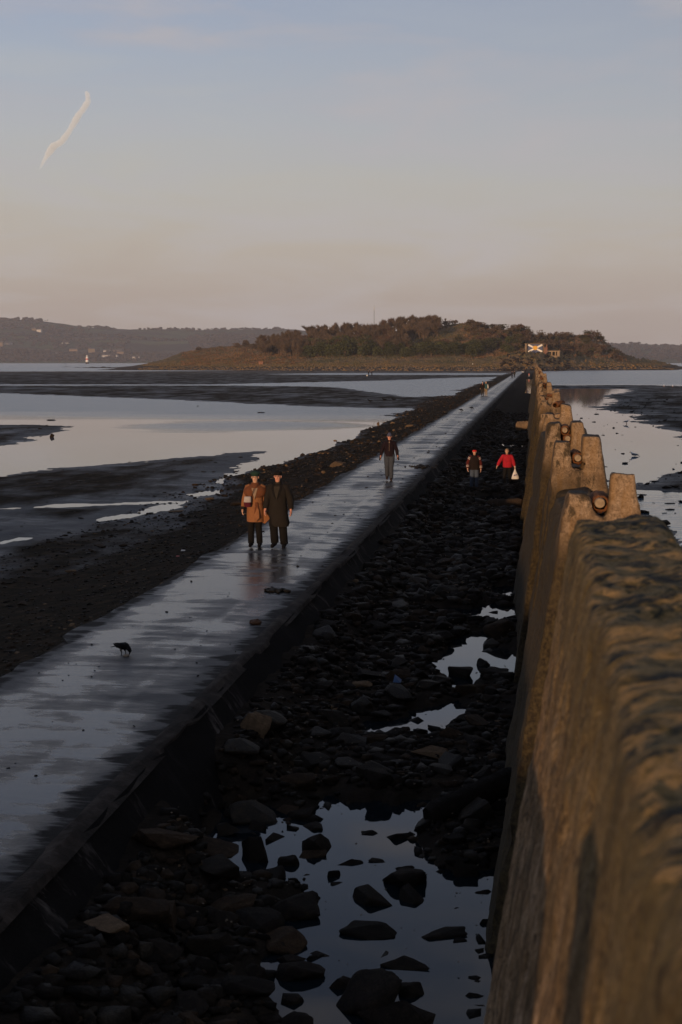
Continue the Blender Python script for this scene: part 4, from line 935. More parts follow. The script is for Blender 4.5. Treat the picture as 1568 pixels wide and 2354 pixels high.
def gloves(q, V, h):
    for k in 'lr':
        s = -1 if k == 'l' else 1
        d = (V['wr' + k] - V['el' + k]).normalized(); a = V['wr' + k]
        q.tube([a - d * .02, a + d * .03, a + d * .08, a + d * .13, a + d * .17], [.036, .042, .044, .036, .018], 10, flat=.7)
        q.tube([a + d * .03 + Vector((0, -.03, 0)), a + d * .075 + Vector((-s * .01, -.055, 0)), a + d * .11 + Vector((-s * .015, -.055, 0))], [.014, .014, .010], 8)

PYG = 'people walking on the causeway'
def foot(x, y, z=.012): return at(x, y, z)
# 1 woman in camel coat
def shawl(q, V, h):
    q.loft([((-.005, -.012, 1.135), .05, .02), ((-.005, -.006, 1.17), .20, .16), ((0, 0, 1.25), .268, .175), ((0, 0, 1.33), .275, .17), ((0, 0, 1.405), .24, .14), ((0, .004, 1.45), .135, .112), ((0, .008, 1.485), .098, .095), ((0, .01, 1.51), .088, .085)], 22, False, wob=.02)
def belt(q, V, h): q.loft([((0, 0, 1.035), .182, .142), ((0, 0, 1.05), .188, .147), ((0, 0, 1.075), .188, .147), ((0, 0, 1.09), .182, .142)], 22, False)
def ties(q, V, h):
    q.tube([(.035, -.150, 1.06), (.03, -.175, .95), (.02, -.195, .82), (.015, -.205, .74)], [.02, .022, .024, .024], 8, flat=.4); q.tube([(.05, -.150, 1.06), (.07, -.172, .94), (.075, -.19, .80)], [.018, .02, .022], 8, flat=.4)
def cuffs(q, V, h):
    k = 'l'; d = (V['wrl'] - V['ell']).normalized(); a = V['wrl']; q.tube([a - d * .045, a - d * .03, a + d * .02, a + d * .025], [.052, .06, .062, .05], 12)
def tail(q, V, h):
    q.tube([(.13, -.02, .98), (.19, -.02, .80), (.25, .0, .66), (.29, .0, .62)], [.05, .10, .13, .11], 12, flat=.35)
def overlap(q, V, h):
    q.tube([(.04, -.150, 1.02), (.06, -.19, .85), (.05, -.215, .72), (.0, -.215, .64)], [.02, .05, .075, .05], 10, flat=.25)
wf = foot(588, 1257)
W = person('woman in belted camel coat, rust shawl collar and green beret, left of the couple', wf, 1.70, dict(
    top='camel', hem=.60, hem_rx=.20, hem_ry=.17, waist=.16, trousers='black_cloth', trouser_r=(.10, .078, .072), shoes='dark_leather', boot_h=.12, brow='hair_grey', wob=.025,
    joints=dict(knl=(-.10, -.06, .50), anl=(-.10, -.05, .10), tol=(-.105, -.20, .06), knr=(.07, .01, .50), anr=(.085, .08, .09), tor=(.09, -.06, .035), ell=(-.255, .03, 1.13), wrl=(-.285, -.06, .90), elr=(.225, .04, 1.15), wrr=(.25, .0, .91)),
    extra=[('beret', 'green_felt', beret), ('hair', 'hair_dark', hair_side), ('sweater', 'knit_beige', turtle), ('sweater_front', 'knit_beige', vfront(1.13, .075, -.16)), ('shawl_collar', 'rust_wool', shawl), ('belt', 'camel', belt), ('belt_ties', 'rust_wool', ties), ('fur_cuff', 'black_wool', cuffs), ('coat_tail', 'camel', tail), ('coat_front', 'camel', overlap)]), R(4), PYG)
# her bag
bg_ = empty('shoulder_bag', wf + Vector((-.14, -.22, .94)) , 0, 'small cross body bag, pale grey above and maroon below, on the woman in camel', 'bag')
q = MB(); q.loft([((0, 0, .005), .065, .035), ((0, 0, .07), .085, .05), ((0, 0, .12), .085, .05)], 14); q.build('pouch', M['bag_maroon'], bg_, True, 50)
q = MB(); q.loft([((0, -.002, .115), .088, .053), ((.004, -.002, .17), .086, .05), ((.006, 0, .235), .080, .042), ((.006, 0, .245), .07, .03)], 14); q.build('flap', M['bag_grey'], bg_, True, 50)
q = MB(); q.tube([(.075, .0, .235), (.11, -.02, .33), (.17, .0, .46), (.225, .055, .54), (.25, .16, .55)], .009, 6); q.build('strap', M['rust_wool'], bg_, True)
# 2 man in black overcoat
def skirt(q, V, h):
    q.loft([((.02, -.01, .50), .225, .17), ((.03, -.02, .57), .24, .185), ((.02, -.01, .72), .215, .17), ((.01, 0, .9), .20, .155), ((0, 0, .98), .17, .13)], 22, False, wob=.045)
def lapel(q, V, h):
    for s in (-1, 1): q.tube([(s * .075, -.085, 1.47), (s * .085, -.135, 1.36), (s * .045, -.16, 1.22), (s * .01, -.165, 1.12)], [.02, .038, .032, .01], 8, flat=.3)
mf = foot(640, 1259)
MN = person('man in long black overcoat and black beret, walking on the right of the couple', mf, 1.73, dict(
    skin='skin_ruddy', top='black_wool', hem=.70, hem_rx=.215, hem_ry=.165, bulk=1.1, sleeve_r=(.088, .078, .066), trousers='black_cloth', trouser_r=(.112, .098, .092), shoes='dark_leather', brow='hair_grey',
    joints=dict(knl=(-.085, -.09, .51), anl=(-.075, -.03, .13), tol=(-.10, -.19, .06), knr=(.10, .02, .50), anr=(.115, .10, .09), tor=(.13, -.05, .035), elr=(.275, .02, 1.13), wrr=(.31, -.06, .88), ell=(-.26, .03, 1.13), wrl=(-.285, -.05, .88)),
    extra=[('beret', 'black_cloth', flatcap), ('hair', 'hair_grey', hair_side), ('sweater', 'dark_olive', turtle), ('sweater_front', 'dark_olive', vfront(1.12, .075, -.15)), ('lapels', 'black_cloth', lapel), ('coat_skirt', 'black_wool', skirt), ('coat_collar', 'black_wool', collar)]), R(-3), PYG)
# 3 lone walker
def chestmark(q, V, h): q.box((.085, -.152, 1.31), (.05, .006, .04))
def zipl(q, V, h): q.box((.0, -.165, 1.25), (.008, .006, .30)); q.box((0, -.12, 1.43), (.03, .05, .05))
person('lone walker in dark plum jacket, grey jeans and slate knit hat', foot(895, 1104), 1.66, dict(
    top='plum_fleece', top_name='jacket', hem=.90, hem_rx=.20, hem_ry=.15, waist=.185, trousers='grey_denim', trouser_r=(.118, .086, .07), shoes='boot_brown', boot_h=.17, skin='skin_ruddy',
    joints=dict(knl=(-.085, -.05, .51), anl=(-.085, .12, .15), tol=(-.09, -.02, .07), knr=(.07, -.07, .50), anr=(.075, -.06, .09), tor=(.08, -.21, .035), ell=(-.27, .03, 1.14), wrl=(-.32, -.03, .91), elr=(.265, .02, 1.14), wrr=(.31, -.06, .92)),
    extra=[('knit_hat', 'slate_knit', beanie), ('hair', 'hair_dark', hair_side), ('collar', 'plum_fleece', collar), ('chest_badge', 'gilet_brown', chestmark), ('zip', 'knit_beige', zipl), ('gloves', 'black_cloth', gloves)]), R(3), PYG)
# 4 man in gilet in the trough
def bands(z_list, upper):
    def fn(q, V, h):
        for k in 'lr':
            a, b = (V['sh' + k], V['el' + k]) if upper else (V['el' + k], V['wr' + k])
            for t0, t1 in z_list: q.tube([a.lerp(b, t0), a.lerp(b, t1)], [.089 if upper else .07] * 2, 12, False)
    return fn
def headband(q, V, h): q.loft([((h.x, h.y + .0, h.z + .002), .082, .092), ((h.x, h.y - .002, h.z + .02), .090, .1), ((h.x, h.y - .002, h.z + .065), .088, .098), ((h.x, h.y, h.z + .075), .08, .09)], 18, False, wob=.015)
def scarf(q, V, h): nb = V['nb']; q.loft([((nb.x, nb.y - .01, nb.z - .03), .12, .1), ((nb.x, nb.y - .012, nb.z + .03), .1, .095), ((nb.x, nb.y - .012, nb.z + .075), .078, .08)], 16, False, wob=.04)
TG = 'people picking over the rocks beside the wall'
def tfoot(x, y):
    p = at(x, y, -.78); p.z = -.82; return p
person('person in dark gilet with banded maroon sleeves and red headband among the rocks', tfoot(1090, 1123), 1.60, dict(
    top='gilet_brown', top_name='gilet', hem=.86, hem_rx=.215, hem_ry=.17, waist=.20, bulk=1.12, sleeve_mat='knit_maroon', sleeve_r=(.082, .072, .056), trousers='blue_denim', trouser_r=(.105, .085, .072), shoes='boot_brown', boot_h=.22, nod=.7, skin='skin',
    joints=dict(knl=(-.10, -.06, .50), anl=(-.12, .02, .10), tol=(-.14, -.12, .05), ell=(-.29, .03, 1.14), wrl=(-.285, -.10, .91), elr=(.265, .05, 1.13), wrr=(.275, .02, .89)),
    extra=[('hat', 'black_cloth', hair_back), ('headband', 'red_band', headband), ('scarf', 'black_cloth', scarf), ('shoulder_bands', 'knit_white', bands([(.05, .17), (.25, .36)], True)), ('cuff_bands', 'knit_white', bands([(.45, .56), (.66, .77)], False))]), R(2), TG)
# 5 woman in red
def quilt(q, V, h):
    for z in (.96, 1.06, 1.16, 1.26): 
        u = max(0, (z - .93) / .51); q.loft([((.02 * u, -.10 * u, z - .012), .205, .15), ((.02 * u, -.10 * u, z), .222, .168), ((.02 * u, -.10 * u, z + .012), .205, .15)], 18, False)
rf = tfoot(1166, 1116)
RW = person('woman in bright red padded jacket with short fair hair, stooping among the rocks', rf, 1.55, dict(
    top='red_nylon', top_name='jacket', hem=.88, hem_rx=.20, hem_ry=.165, bulk=1.1, waist=.19, sleeve_r=(.09, .08, .058), trousers='black_cloth', shoes='dark_leather', lean=(.0, -.16), nod=1.0, brow='hair_grey',
    joints=dict(ell=(-.33, -.14, 1.17), wrl=(-.43, -.22, .95), elr=(.27, -.08, 1.15), wrr=(.33, -.12, .93), knl=(-.12, -.12, .52), anl=(-.14, -.10, .10), tol=(-.16, -.24, .04), knr=(.10, .05, .5), anr=(.12, .16, .10), tor=(.13, .03, .04)),
    extra=[('hair', 'hair_grey', hair_back), ('collar', 'black_cloth', collar), ('quilting', 'red_nylon', quilt)]), R(-6), TG)
hb = rf + Vector((.33 * .90, -.15, .87 * .90))
cb = empty('carrier_bag', (hb.x + .02, hb.y - .01, hb.z - .46), R(8), 'white plastic carrier bag with a blue print held by the woman in red', 'bag')
q = MB(); q.loft([((0, 0, 0), .13, .05), ((0, 0, .02), .15, .075), ((0, 0, .10), .14, .08), ((-.01, 0, .22), .095, .06), ((-.012, 0, .32), .05, .035), ((-.012, 0, .40), .022, .018), ((-.012, 0, .46), .014, .012)], 16, wob=.05); q.build('sack', M['plastic_white'], cb, True, 50)
q = MB(); 
for i in range(5): q.box((-.06 + .028 * i, -.079, .165 + .006 * i), (.018, .004, .05 if i % 2 else .036)); 
q.box((0, -.0785, .14), (.13, .003, .008)); q.build('print', M['ink_blue'], cb)
q = MB(); q.tube([(-.012, 0, .44), (-.035, 0, .50), (-.012, 0, .53), (.012, 0, .50), (-.012, 0, .44)], .008, 6); q.build('handle', M['plastic_white'], cb)
# farther people
def hair_top(q, V, h): hair_back(q, V, h)
def arm_white(q, V, h): q.tube([V['shr'], V['elr'], V['wrr']], [.088, .078, .06], 10)
person('person in dark maroon jacket and dark cap, left of the far pair', foot(1109, 909), 1.74, dict(detail=False, top='gilet_brown', hem=.80, trousers='dark_olive', shoes='boot_brown', extra=[('cap', 'black_cloth', flatcap), ('shirt_front', 'pink', vfront(1.3, .05, -.15))]), 0, PYG)
person('fair haired person in teal vest and khaki trousers, right of the far pair', foot(1117, 909), 1.72, dict(detail=False, top='teal_nylon', hem=.84, trousers='khaki', shoes='white_cloth', skin='skin', extra=[('hair', 'hair_blond', hair_top), ('white_sleeve', 'white_cloth', arm_white)]), 0, PYG)
person('person in long navy coat, nearer of the distant dark pair', foot(1177, 868.5), 1.74, dict(detail=False, hands=False, top='navy', hem=.55, trousers='black_cloth', extra=[('hat', 'hair_dark', hair_top)]), 0, PYG)
person('person in short dark jacket, farther of the distant dark pair', foot(1182.5, 866.5), 1.74, dict(detail=False, hands=False, top='dark_olive', hem=.8, trousers='black_cloth', extra=[('hat', 'hair_dark', hair_top)]), 0, PYG)
dp = foot(1207, 857.5, -.3); person('dark figure bending to a dog at the far end of the path', dp, 1.75, dict(detail=False, hands=False, top='gilet_brown', hem=.75, lean=(.1, -.2), extra=[('hat', 'hair_dark', hair_top)]), 0, PYG)
cp = at(1216, 866, -.7); person('child in pink and white clothes on the rocks near the far end', cp, 1.25, dict(detail=False, hands=False, top='pink', hem=.8, trousers='white_cloth', extra=[('hair', 'hair_dark', hair_top)]), 0, TG)
BG = 'people far off on the sands'
for x, y, z, h, opt, lb in ((847, 862, ZM, 1.7, dict(top='black_wool', hem=.8, lean=(.1, -.3)), 'dark figure stooping on the far sand, left of the bait digging pair'), (855, 863.5, ZM, 1.7, dict(top='navy', hem=.8, lean=(-.35, -.3)), 'dark figure bent low on the far sand, right of the bait digging pair')):
    p = at(x, y, z); person(lb, (p.x, p.y, gz(p.x, p.y)), h, dict(detail=False, hands=False, extra=[('hat', 'hair_dark', hair_top)], **opt), 0, BG)
# white pail by the diggers
p = at(844, 864.5, ZM); q = MB(); q.loft([((0, 0, 0), .2, .2), ((0, 0, .5), .26, .26), ((0, 0, .52), .28, .28)], 12); tag(q.build('bucket', M['plastic_white'], loc=(p.x, p.y, gz(p.x, p.y))), 'white bucket on the sand beside the bait diggers', 'bucket')
# white dog
def dog(p, lb):
    n = {'rump': ((-.28, 0, .48), .12), 'mid': ((0, 0, .48), .13), 'chest': ((.24, 0, .48), .15), 'neck': ((.38, 0, .62), .08), 'head': ((.46, 0, .70), .085), 'muz': ((.60, 0, .66), .04), 'tail': ((-.42, 0, .60), .03), 'tail2': ((-.5, 0, .72), .02)}
    e = [('rump', 'mid'), ('mid', 'chest'), ('chest', 'neck'), ('neck', 'head'), ('head', 'muz'), ('rump', 'tail'), ('tail', 'tail2')]
    for s in (-1, 1):
        k = 'a' if s < 0 else 'b'
        n.update({'h1' + k: ((-.30, s * .09, .36), .06), 'h2' + k: ((-.38, s * .09, .18), .03), 'h3' + k: ((-.33, s * .09, .02), .03), 'f1' + k: ((.24, s * .09, .30), .05), 'f2' + k: ((.25, s * .09, .14), .028), 'f3' + k: ((.27, s * .09, .02), .03)})
        e += [('rump', 'h1' + k), ('h1' + k, 'h2' + k), ('h2' + k, 'h3' + k), ('chest', 'f1' + k), ('f1' + k, 'f2' + k), ('f2' + k, 'f3' + k)]
    r = empty('dog', p, PI + .4, lb, 'dog'); skin('body', n, e, 'mid', M['white_cloth'], r, 1)
    q = MB(); 
    for s in (-1, 1): q.tube([(.44, s * .06, .76), (.43, s * .08, .70)], [.03, .02], 6)
    q.build('ears', M['hair_grey'], r, True)
dog(at(1204.5, 857.5, -.3) + Vector((-.4, 0, 0)), 'white dog beside the bending figure at the far end of the path')

# ------------------------------------------------------------------ birds
def bird(name, label, p, s, rz, kind, group, pose='stand'):
    r = empty(name, p, rz, label, 'bird', group); r.scale = (s,) * 3
    bm_, wm_, bk = (M['crow'], M['crow'], M['beak']) if kind == 'crow' else (M['gull_white'], M['gull_grey'], M['gull_bill'])
    if pose == 'peck':   # head down at the ground, towards +X
        n = {'tail': ((-.20, 0, .20), (.05, .012)), 'rump': ((-.10, 0, .205), .06), 'mid': ((0, 0, .215), .088), 'sh': ((.09, 0, .21), .078), 'neck': ((.155, 0, .165), .052), 'head': ((.185, 0, .115), .045), 'fh': ((.182, 0, .085), .03)}
        be = [(.182, 0, .10), (.172, 0, .06), (.155, 0, .025)]
    else:
        z = 0 if pose == 'stand' else -.11
        n = {'tail': ((-.24, 0, .17 + z), (.045, .012)), 'rump': ((-.12, 0, .19 + z), .055), 'mid': ((0, 0, .20 + z), .082), 'sh': ((.085, 0, .225 + z), .07), 'neck': ((.13, 0, .285 + z), .045), 'head': ((.155, 0, .325 + z), .043), 'fh': ((.185, 0, .322 + z), .026)}
        be = [(.19, 0, .325 + z), (.225, 0, .318 + z), (.25, 0, .305 + z)]
    ks = ['tail', 'rump', 'mid', 'sh', 'neck', 'head', 'fh']; skin('body', n, list(zip(ks, ks[1:])), 'mid', bm_, r, 2)
    q = MB(); q.tube(be, [.022, .016, .004], 8); q.build('beak', bk, r, True)
    zz = n['mid'][0][2]
    for sd in (-1, 1):
        q = MB(); q.tube([(.10, sd * .055, zz + .02), (.0, sd * .085, zz + .01), (-.14, sd * .065, zz + .0), (-.26, sd * .03, zz + (.03 if pose == 'peck' else -.02))], [.03, .06, .045, .008], 10, flat=.3, up=(0, 1, 0)); q.build('wing', wm_, r, True)
    q = MB(); tz = n['tail'][0][2]; q.tube([(-.14, 0, tz + .004), (-.24, 0, tz - .02), (-.34, 0, tz - .045)], [.03, .042, .03], 8, flat=.25, up=(0, 0, 1)); q.build('tail', wm_, r, True)
    if pose != 'swim':
        for sd in (-1, 1):
            q = MB(); fx = .02 * sd; q.tube([(-.02, sd * .04, zz - .05), (-.015 + fx, sd * .045, zz - .10), (.01 + fx, sd * .045, .07), (fx, sd * .045, .012)], [.035, .02, .009, .009], 8)
            for a in (-.5, 0, .5, PI): q.tube([(fx, sd * .045, .010), (fx + .05 * math.cos(a), sd * .045 + .05 * math.sin(a), .006)], [.007, .004], 6)
            q.build('leg', bk, r, True)
    return r
CG = 'crows on the shore'
bird('crow', 'black crow pecking at a mussel shell on the wet path in the foreground', foot(284, 1506), .66, R(-22), 'crow', CG, 'peck')
p = foot(290, 1509); q = MB(); q.loft([((0, 0, .0), .02, .015), ((0, 0, .012), .05, .035), ((.01, 0, .03), .045, .03), ((.015, 0, .045), .015, .01)], 12, wob=.05); tag(q.build('mussel_shell', M['rock_pale'], None, True, loc=(p.x, p.y - .01, .01)), 'pale mussel shell on the path under the crow beak', 'shell')
bird('crow', 'crow on the path beyond the lone walker, nearer of two', foot(1060, 946), .85, R(-10), 'crow', CG, 'peck'); bird('crow', 'crow on the path beyond the lone walker, farther of two', foot(1084, 941), .85, R(-15), 'crow', CG, 'peck')
bird('crow', 'crow at the left edge of the path behind the lone walker', foot(1022, 955), .85, R(190), 'crow', CG)
for x, y, lb in ((850, 926, 'leftmost of three crows on the dark gravel spit'), (883, 923, 'middle one of three crows on the dark gravel spit'), (904, 922, 'rightmost of three crows on the dark gravel spit')):
    p = at(x, y, ZM); bird('crow', lb, (p.x, p.y, max(gz(p.x, p.y), ZW)), 1.5, R(170), 'crow', CG)
p = at(1452, 951, ZM); 
p = at(1453, 952.5, ZM); bird('crow', 'black crow standing on the mud right of the wall', (at(1453, 950, ZM).x, at(1453, 950, ZM).y, ZW + .05), 1.1, 0, 'crow', CG)
GG = 'gulls on the water right of the wall'
bird('gull', 'grey and white gull floating in the calm pool right of the wall', at(1457, 1048, ZW), 1.05, R(165), 'gull', GG, 'swim')
bird('gull', 'gull wading at the far side of the calm pool', at(1440, 974, ZW), 1.05, R(10), 'gull', GG)
for x, y, lb in ((1526, 890, 'tiny white gull on the far sand bar, left one'), (1546, 890.5, 'tiny white gull on the far sand bar, right one')):
    bird('gull', lb, at(x, y, ZW + .02), 1.6, R(90), 'gull', GG)
# flying gull
fl = far(107, 737, 260); r = empty('gull', fl, R(-20), 'gull flying in front of the far hills at upper left', 'bird'); r.rotation_euler = (R(10), R(25), R(-20))
skin('body', {'a': ((-.22, 0, 0), .03), 'b': ((-.05, 0, 0), .075), 'c': ((.12, 0, 0), .06), 'd': ((.22, 0, .01), .035)}, [('a', 'b'), ('b', 'c'), ('c', 'd')], 'b', M['gull_white'], r, 1)
for s in (-1, 1):
    q = MB(); q.tube([(.05, 0, .02), (.06, s * .25, .16), (-.02, s * .5, .10), (-.14, s * .72, .0)], [.07, .085, .065, .012], 8, flat=.15, up=(0, 0, 1)); q.build('wing', M['gull_grey'], r, True)

# ------------------------------------------------------------------ island
def curve(pts): 
    xs_ = [p[0] for p in pts]; ys_ = [p[1] for p in pts]; return lambda x: np.interp(x, xs_, ys_)
ridge = curve([(200, 849), (260, 848), (300, 843), (330, 838), (380, 824), (416, 812), (450, 804), (498, 797), (534, 793), (594, 790), (640, 788), (700, 780), (800, 771), (860, 766), (960, 760), (1000, 754), (1040, 747), (1070, 746), (1100, 750), (1150, 758), (1220, 770), (1260, 778), (1310, 775), (1350, 771), (1378, 776), (1394, 791), (1412, 806), (1440, 819), (1480, 829), (1520, 836), (1568, 844), (1600, 849), (1700, 851)])
midr = curve([(200, 850), (300, 846), (380, 832), (450, 818), (560, 812), (640, 808), (800, 800), (940, 790), (1010, 780), (1100, 782), (1200, 796), (1300, 800), (1360, 800), (1394, 812), (1440, 828), (1520, 840), (1600, 851), (1700, 852)])
base = curve([(200, 851), (300, 848), (380, 838), (450, 832), (560, 826), (640, 819), (800, 816), (960, 817), (1060, 818), (1140, 818), (1180, 814), (1205, 808.5), (1250, 808), (1280, 814), (1310, 820), (1380, 823), (1440, 832), (1520, 842), (1600, 852), (1700, 853)])
fore = curve([(200, 851), (330, 846), (450, 841), (560, 839), (640, 838), (800, 838), (1060, 838), (1110, 838), (1150, 833), (1180, 826), (1215, 818), (1250, 817), (1290, 828), (1340, 836), (1420, 838), (1500, 844), (1600, 853), (1700, 854)])
shoreY = curve([(200, 880), (300, 850), (450, 830), (640, 800), (800, 780), (1000, 770), (1170, 770), (1240, 800), (1330, 850), (1420, 880), (1520, 900), (1700, 960)])
# x is the bearing in picture columns, used only to read these curves: bearing tangent = X / Y
def bearing(x): return (x - 1228) / F / 1.0
XI = np.linspace(190, 1720, 620)
TB = np.array([ray(float(x), 832).x / ray(float(x), 832).y for x in XI])
depths = [0, 22, 55, 110, 165, 235, 320, 470]
NR = 150; tt = np.linspace(0, 1, NR); DK = np.interp(tt, np.linspace(0, 1, len(depths)), depths)
IX = np.zeros((NR, len(XI))); IY = IX.copy(); IZ = IX.copy()
sh = shoreY(XI)
def zof(y, Yd): return np.maximum(CAM.z + (831.0 - y) / F * Yd * 1.0, -2.2)
ctrl = np.stack([np.full(len(XI), -2.0), np.full(len(XI), -.55), zof(fore(XI), sh + 55), zof(base(XI), sh + 110), zof(midr(XI), sh + 165), zof(ridge(XI), sh + 235), zof(ridge(XI), sh + 235) * .45, np.full(len(XI), -2.0)])
ctrl[1] = np.minimum(ctrl[1], ctrl[2])
for j in range(len(XI)):
    IZ[:, j] = np.interp(DK, depths, ctrl[:, j])
k = np.array([1, 2, 3, 2, 1]) / 9
IZ = np.apply_along_axis(lambda c: np.convolve(np.pad(c, 2, 'edge'), k, 'valid'), 0, IZ)
IY = sh[None, :] + DK[:, None]; IX = TB[None, :] * IY
hgt = np.clip((IZ + .5) / 8, 0, 1)
rockm = sstep(1150, 1200, XI)[None, :] * (1 - sstep(.42, .60, tt))[:, None] + sstep(1370, 1400, XI)[None, :]
IZ = IZ + fbm(IX * .06, IY * .06, 4) * 1.8 * hgt + fbm(IX * .3, IY * .3, 4, .6) * (1.0 + 2.4 * np.clip(rockm, 0, 1)) * np.clip((IZ + 1.2) / 3, 0, 1)
island_z_grid = IZ
idx = np.arange(IX.size).reshape(IX.shape)
fc = np.stack([idx[:-1, :-1].ravel(), idx[:-1, 1:].ravel(), idx[1:, 1:].ravel(), idx[1:, :-1].ravel()], 1)
def m_island():
    t = NT('island_ground'); w = t.pos('World'); sep = t.new('ShaderNodeSeparateXYZ'); t.l.new(w, sep.inputs[0]); X, Y, Z = sep.outputs
    a = t.noise(w, .035, 6, .65); b = t.noise(w, .22, 7, .7); c = t.noise(w, .9, 5, .7)
    veg = t.ramp(a, [(.32, (.075, .078, .032)), (.46, (.135, .11, .05)), (.56, (.21, .14, .068)), (.68, (.155, .08, .045))])
    veg = t.mix(t.ramp(b, [(.42, 0), (.66, .8)]), veg, (.05, .036, .02))
    rock = t.ramp(b, [(.3, (.06, .043, .025)), (.5, (.18, .13, .078)), (.7, (.32, .24, .15))])
    steep = t.new('ShaderNodeNewGeometry'); ns = t.new('ShaderNodeSeparateXYZ'); t.l.new(steep.outputs['Normal'], ns.inputs[0])
    rk = t.smap(t.math('ADD', ns.outputs[2], t.math('MULTIPLY_ADD', b, .5, -.25)), .62, .82, 1, 0)
    col = t.mix(rk, veg, rock)
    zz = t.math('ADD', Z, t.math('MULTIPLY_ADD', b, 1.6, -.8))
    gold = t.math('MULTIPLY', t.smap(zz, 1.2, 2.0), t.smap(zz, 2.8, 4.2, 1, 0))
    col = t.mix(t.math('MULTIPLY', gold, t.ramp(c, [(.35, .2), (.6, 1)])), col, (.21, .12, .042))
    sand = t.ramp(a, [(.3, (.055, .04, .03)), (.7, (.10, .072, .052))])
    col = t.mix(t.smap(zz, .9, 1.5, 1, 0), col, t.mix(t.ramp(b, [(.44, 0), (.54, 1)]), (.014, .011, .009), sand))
    return t.out(col, .9, t.bump(t.math('ADD', b, t.math('MULTIPLY', c, .5)), .9, 1.2), .15)
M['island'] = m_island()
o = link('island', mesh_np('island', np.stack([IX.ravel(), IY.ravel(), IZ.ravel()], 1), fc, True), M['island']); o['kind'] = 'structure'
def isl(x, t):
    """point on the island at picture bearing x and depth fraction t (0 shore, 1 back)"""
    j = (x - XI[0]) / (XI[1] - XI[0]); i = t * (NR - 1); i0 = int(min(max(i, 0), NR - 2)); j0 = int(min(max(j, 0), len(XI) - 2))
    return Vector((IX[i0, j0], IY[i0, j0], IZ[i0, j0]))
# trees and rough grass
def m_twig(name, a, b):
    t = NT(name); n = t.noise(t.pos('Object'), .9, 4, .6); oi = t.new('ShaderNodeObjectInfo')
    c = t.ramp(n, [(.3, a), (.7, b)]); c = t.mix(1, c, t.math('MULTIPLY_ADD', oi.outputs['Random'], .6, .7), 'MULTIPLY')
    return t.out(c, .9, None, .1)
M['twig'] = m_twig('bare_twigs', (.066, .046, .031), (.118, .081, .055)); M['twig_red'] = m_twig('red_twigs', (.06, .034, .024), (.105, .058, .038)); M['bark'] = m_twig('bark', (.07, .048, .032), (.12, .085, .058))
M['pine'] = m_twig('pine_needles', (.02, .026, .010), (.065, .066, .024)); M['gorse'] = m_twig('gorse', (.03, .03, .012), (.075, .06, .025))
def bare_proto(seed, h=1.0):
    r = random.Random(seed); tr = MB(); tops = []
    def limb(p, d, l, rad, dep):
        q = p + d * l; tr.tube([p, p.lerp(q, .5) + Vector((r.uniform(-.01, .01), r.uniform(-.01, .01), 0)), q], [rad, rad * .8, rad * .55], 5, False); tops.append((q, d, dep))
        if dep < 3:
            for i in range(3 if dep else 4): limb(p.lerp(q, r.uniform(.35, 1)), (d + Vector((r.uniform(-.6, .6), r.uniform(-.6, .6), r.uniform(.1, .6)))).normalized(), l * r.uniform(.55, .8), rad * .5, dep + 1)
    limb(Vector((0, 0, 0)), Vector((r.uniform(-.08, .08), r.uniform(-.08, .08), 1)).normalized(), .24, .018, 0)
    cr = []; cf = []
    for q, d, dep in tops:
        if dep < 1: continue
        for i in range(14 if dep < 3 else 24):
            dd = (d + Vector((r.gauss(0, .4), r.gauss(0, .4), r.gauss(.5, .35)))).normalized(); l = r.uniform(.06, .17); s = dd.cross(Vector((r.uniform(-1, 1), r.uniform(-1, 1), r.uniform(-1, 1)))).normalized() * r.uniform(.006, .013)
            b = q - d * r.uniform(0, .1); n = len(cr); cr += [b - s, b + s, b + dd * l]; cf.append((n, n + 1, n + 2))
    zmax = max(v.z for v in cr); f = 1 / zmax
    tm = tr.mesh('trunk', True); tm.transform(Matrix.Scale(f, 4)); cm = mesh_np('crown', [tuple(v * f) for v in cr], cf)
    return tm, cm
def bush_proto(seed, n=420, up=.3, leaf=.075, lob=5):
    r = random.Random(seed); cr = []; cf = []; lobes = [(Vector((r.uniform(-.32, .32), r.uniform(-.25, .25), r.uniform(.28, .72))), r.uniform(.2, .36)) for i in range(lob)]
    for i in range(n):
        c, rd = r.choice(lobes); d = Vector((r.gauss(0, 1), r.gauss(0, 1), r.gauss(0, 1))).normalized(); p = c + d * rd * r.uniform(.55, 1.08)
        if p.z < .03: continue
        t = (d + Vector((r.gauss(0, .5), r.gauss(0, .5), up + r.gauss(0, .4)))).normalized(); s = t.cross(Vector((r.uniform(-1, 1), r.uniform(-1, 1), r.uniform(-1, 1)))).normalized(); l = leaf * r.uniform(.6, 1.5)
        k = len(cr); cr += [p - s * l * .35, p + s * l * .35, p + t * l + s * l * .2, p + t * l * .8 - s * l * .3]; cf.append((k, k + 1, k + 2, k + 3))
    tm = MB(); tm.tube([(0, 0, -.03), (.01, 0, .2), (0, .01, .42)], [.035, .028, .018], 6, False)
    for i in range(4): c = lobes[i % lob][0]; tm.tube([(0, 0, .18), tuple(c * .7), tuple(c)], [.018, .012, .006], 5, False)
    return tm.mesh('trunk', True), mesh_np('crown', [tuple(v) for v in cr], cf)
BARE = [bare_proto(i) for i in range(6)]; PINE = [bush_proto(50 + i, 640, .45, .085, 7) for i in range(5)]; BUSH = [bush_proto(80 + i, 420, .7, .10, 5) for i in range(4)]
TM = {}
def tmesh(kind, k, cm):
    if (kind, k, cm) not in TM:
        t, c = {'b': BARE, 'p': PINE, 's': BUSH}[kind][k]; t = t.copy(); c = c.copy(); t.materials.append(M['bark']); c.materials.append(M[cm]); TM[(kind, k, cm)] = (t, c)
    return TM[(kind, k, cm)]
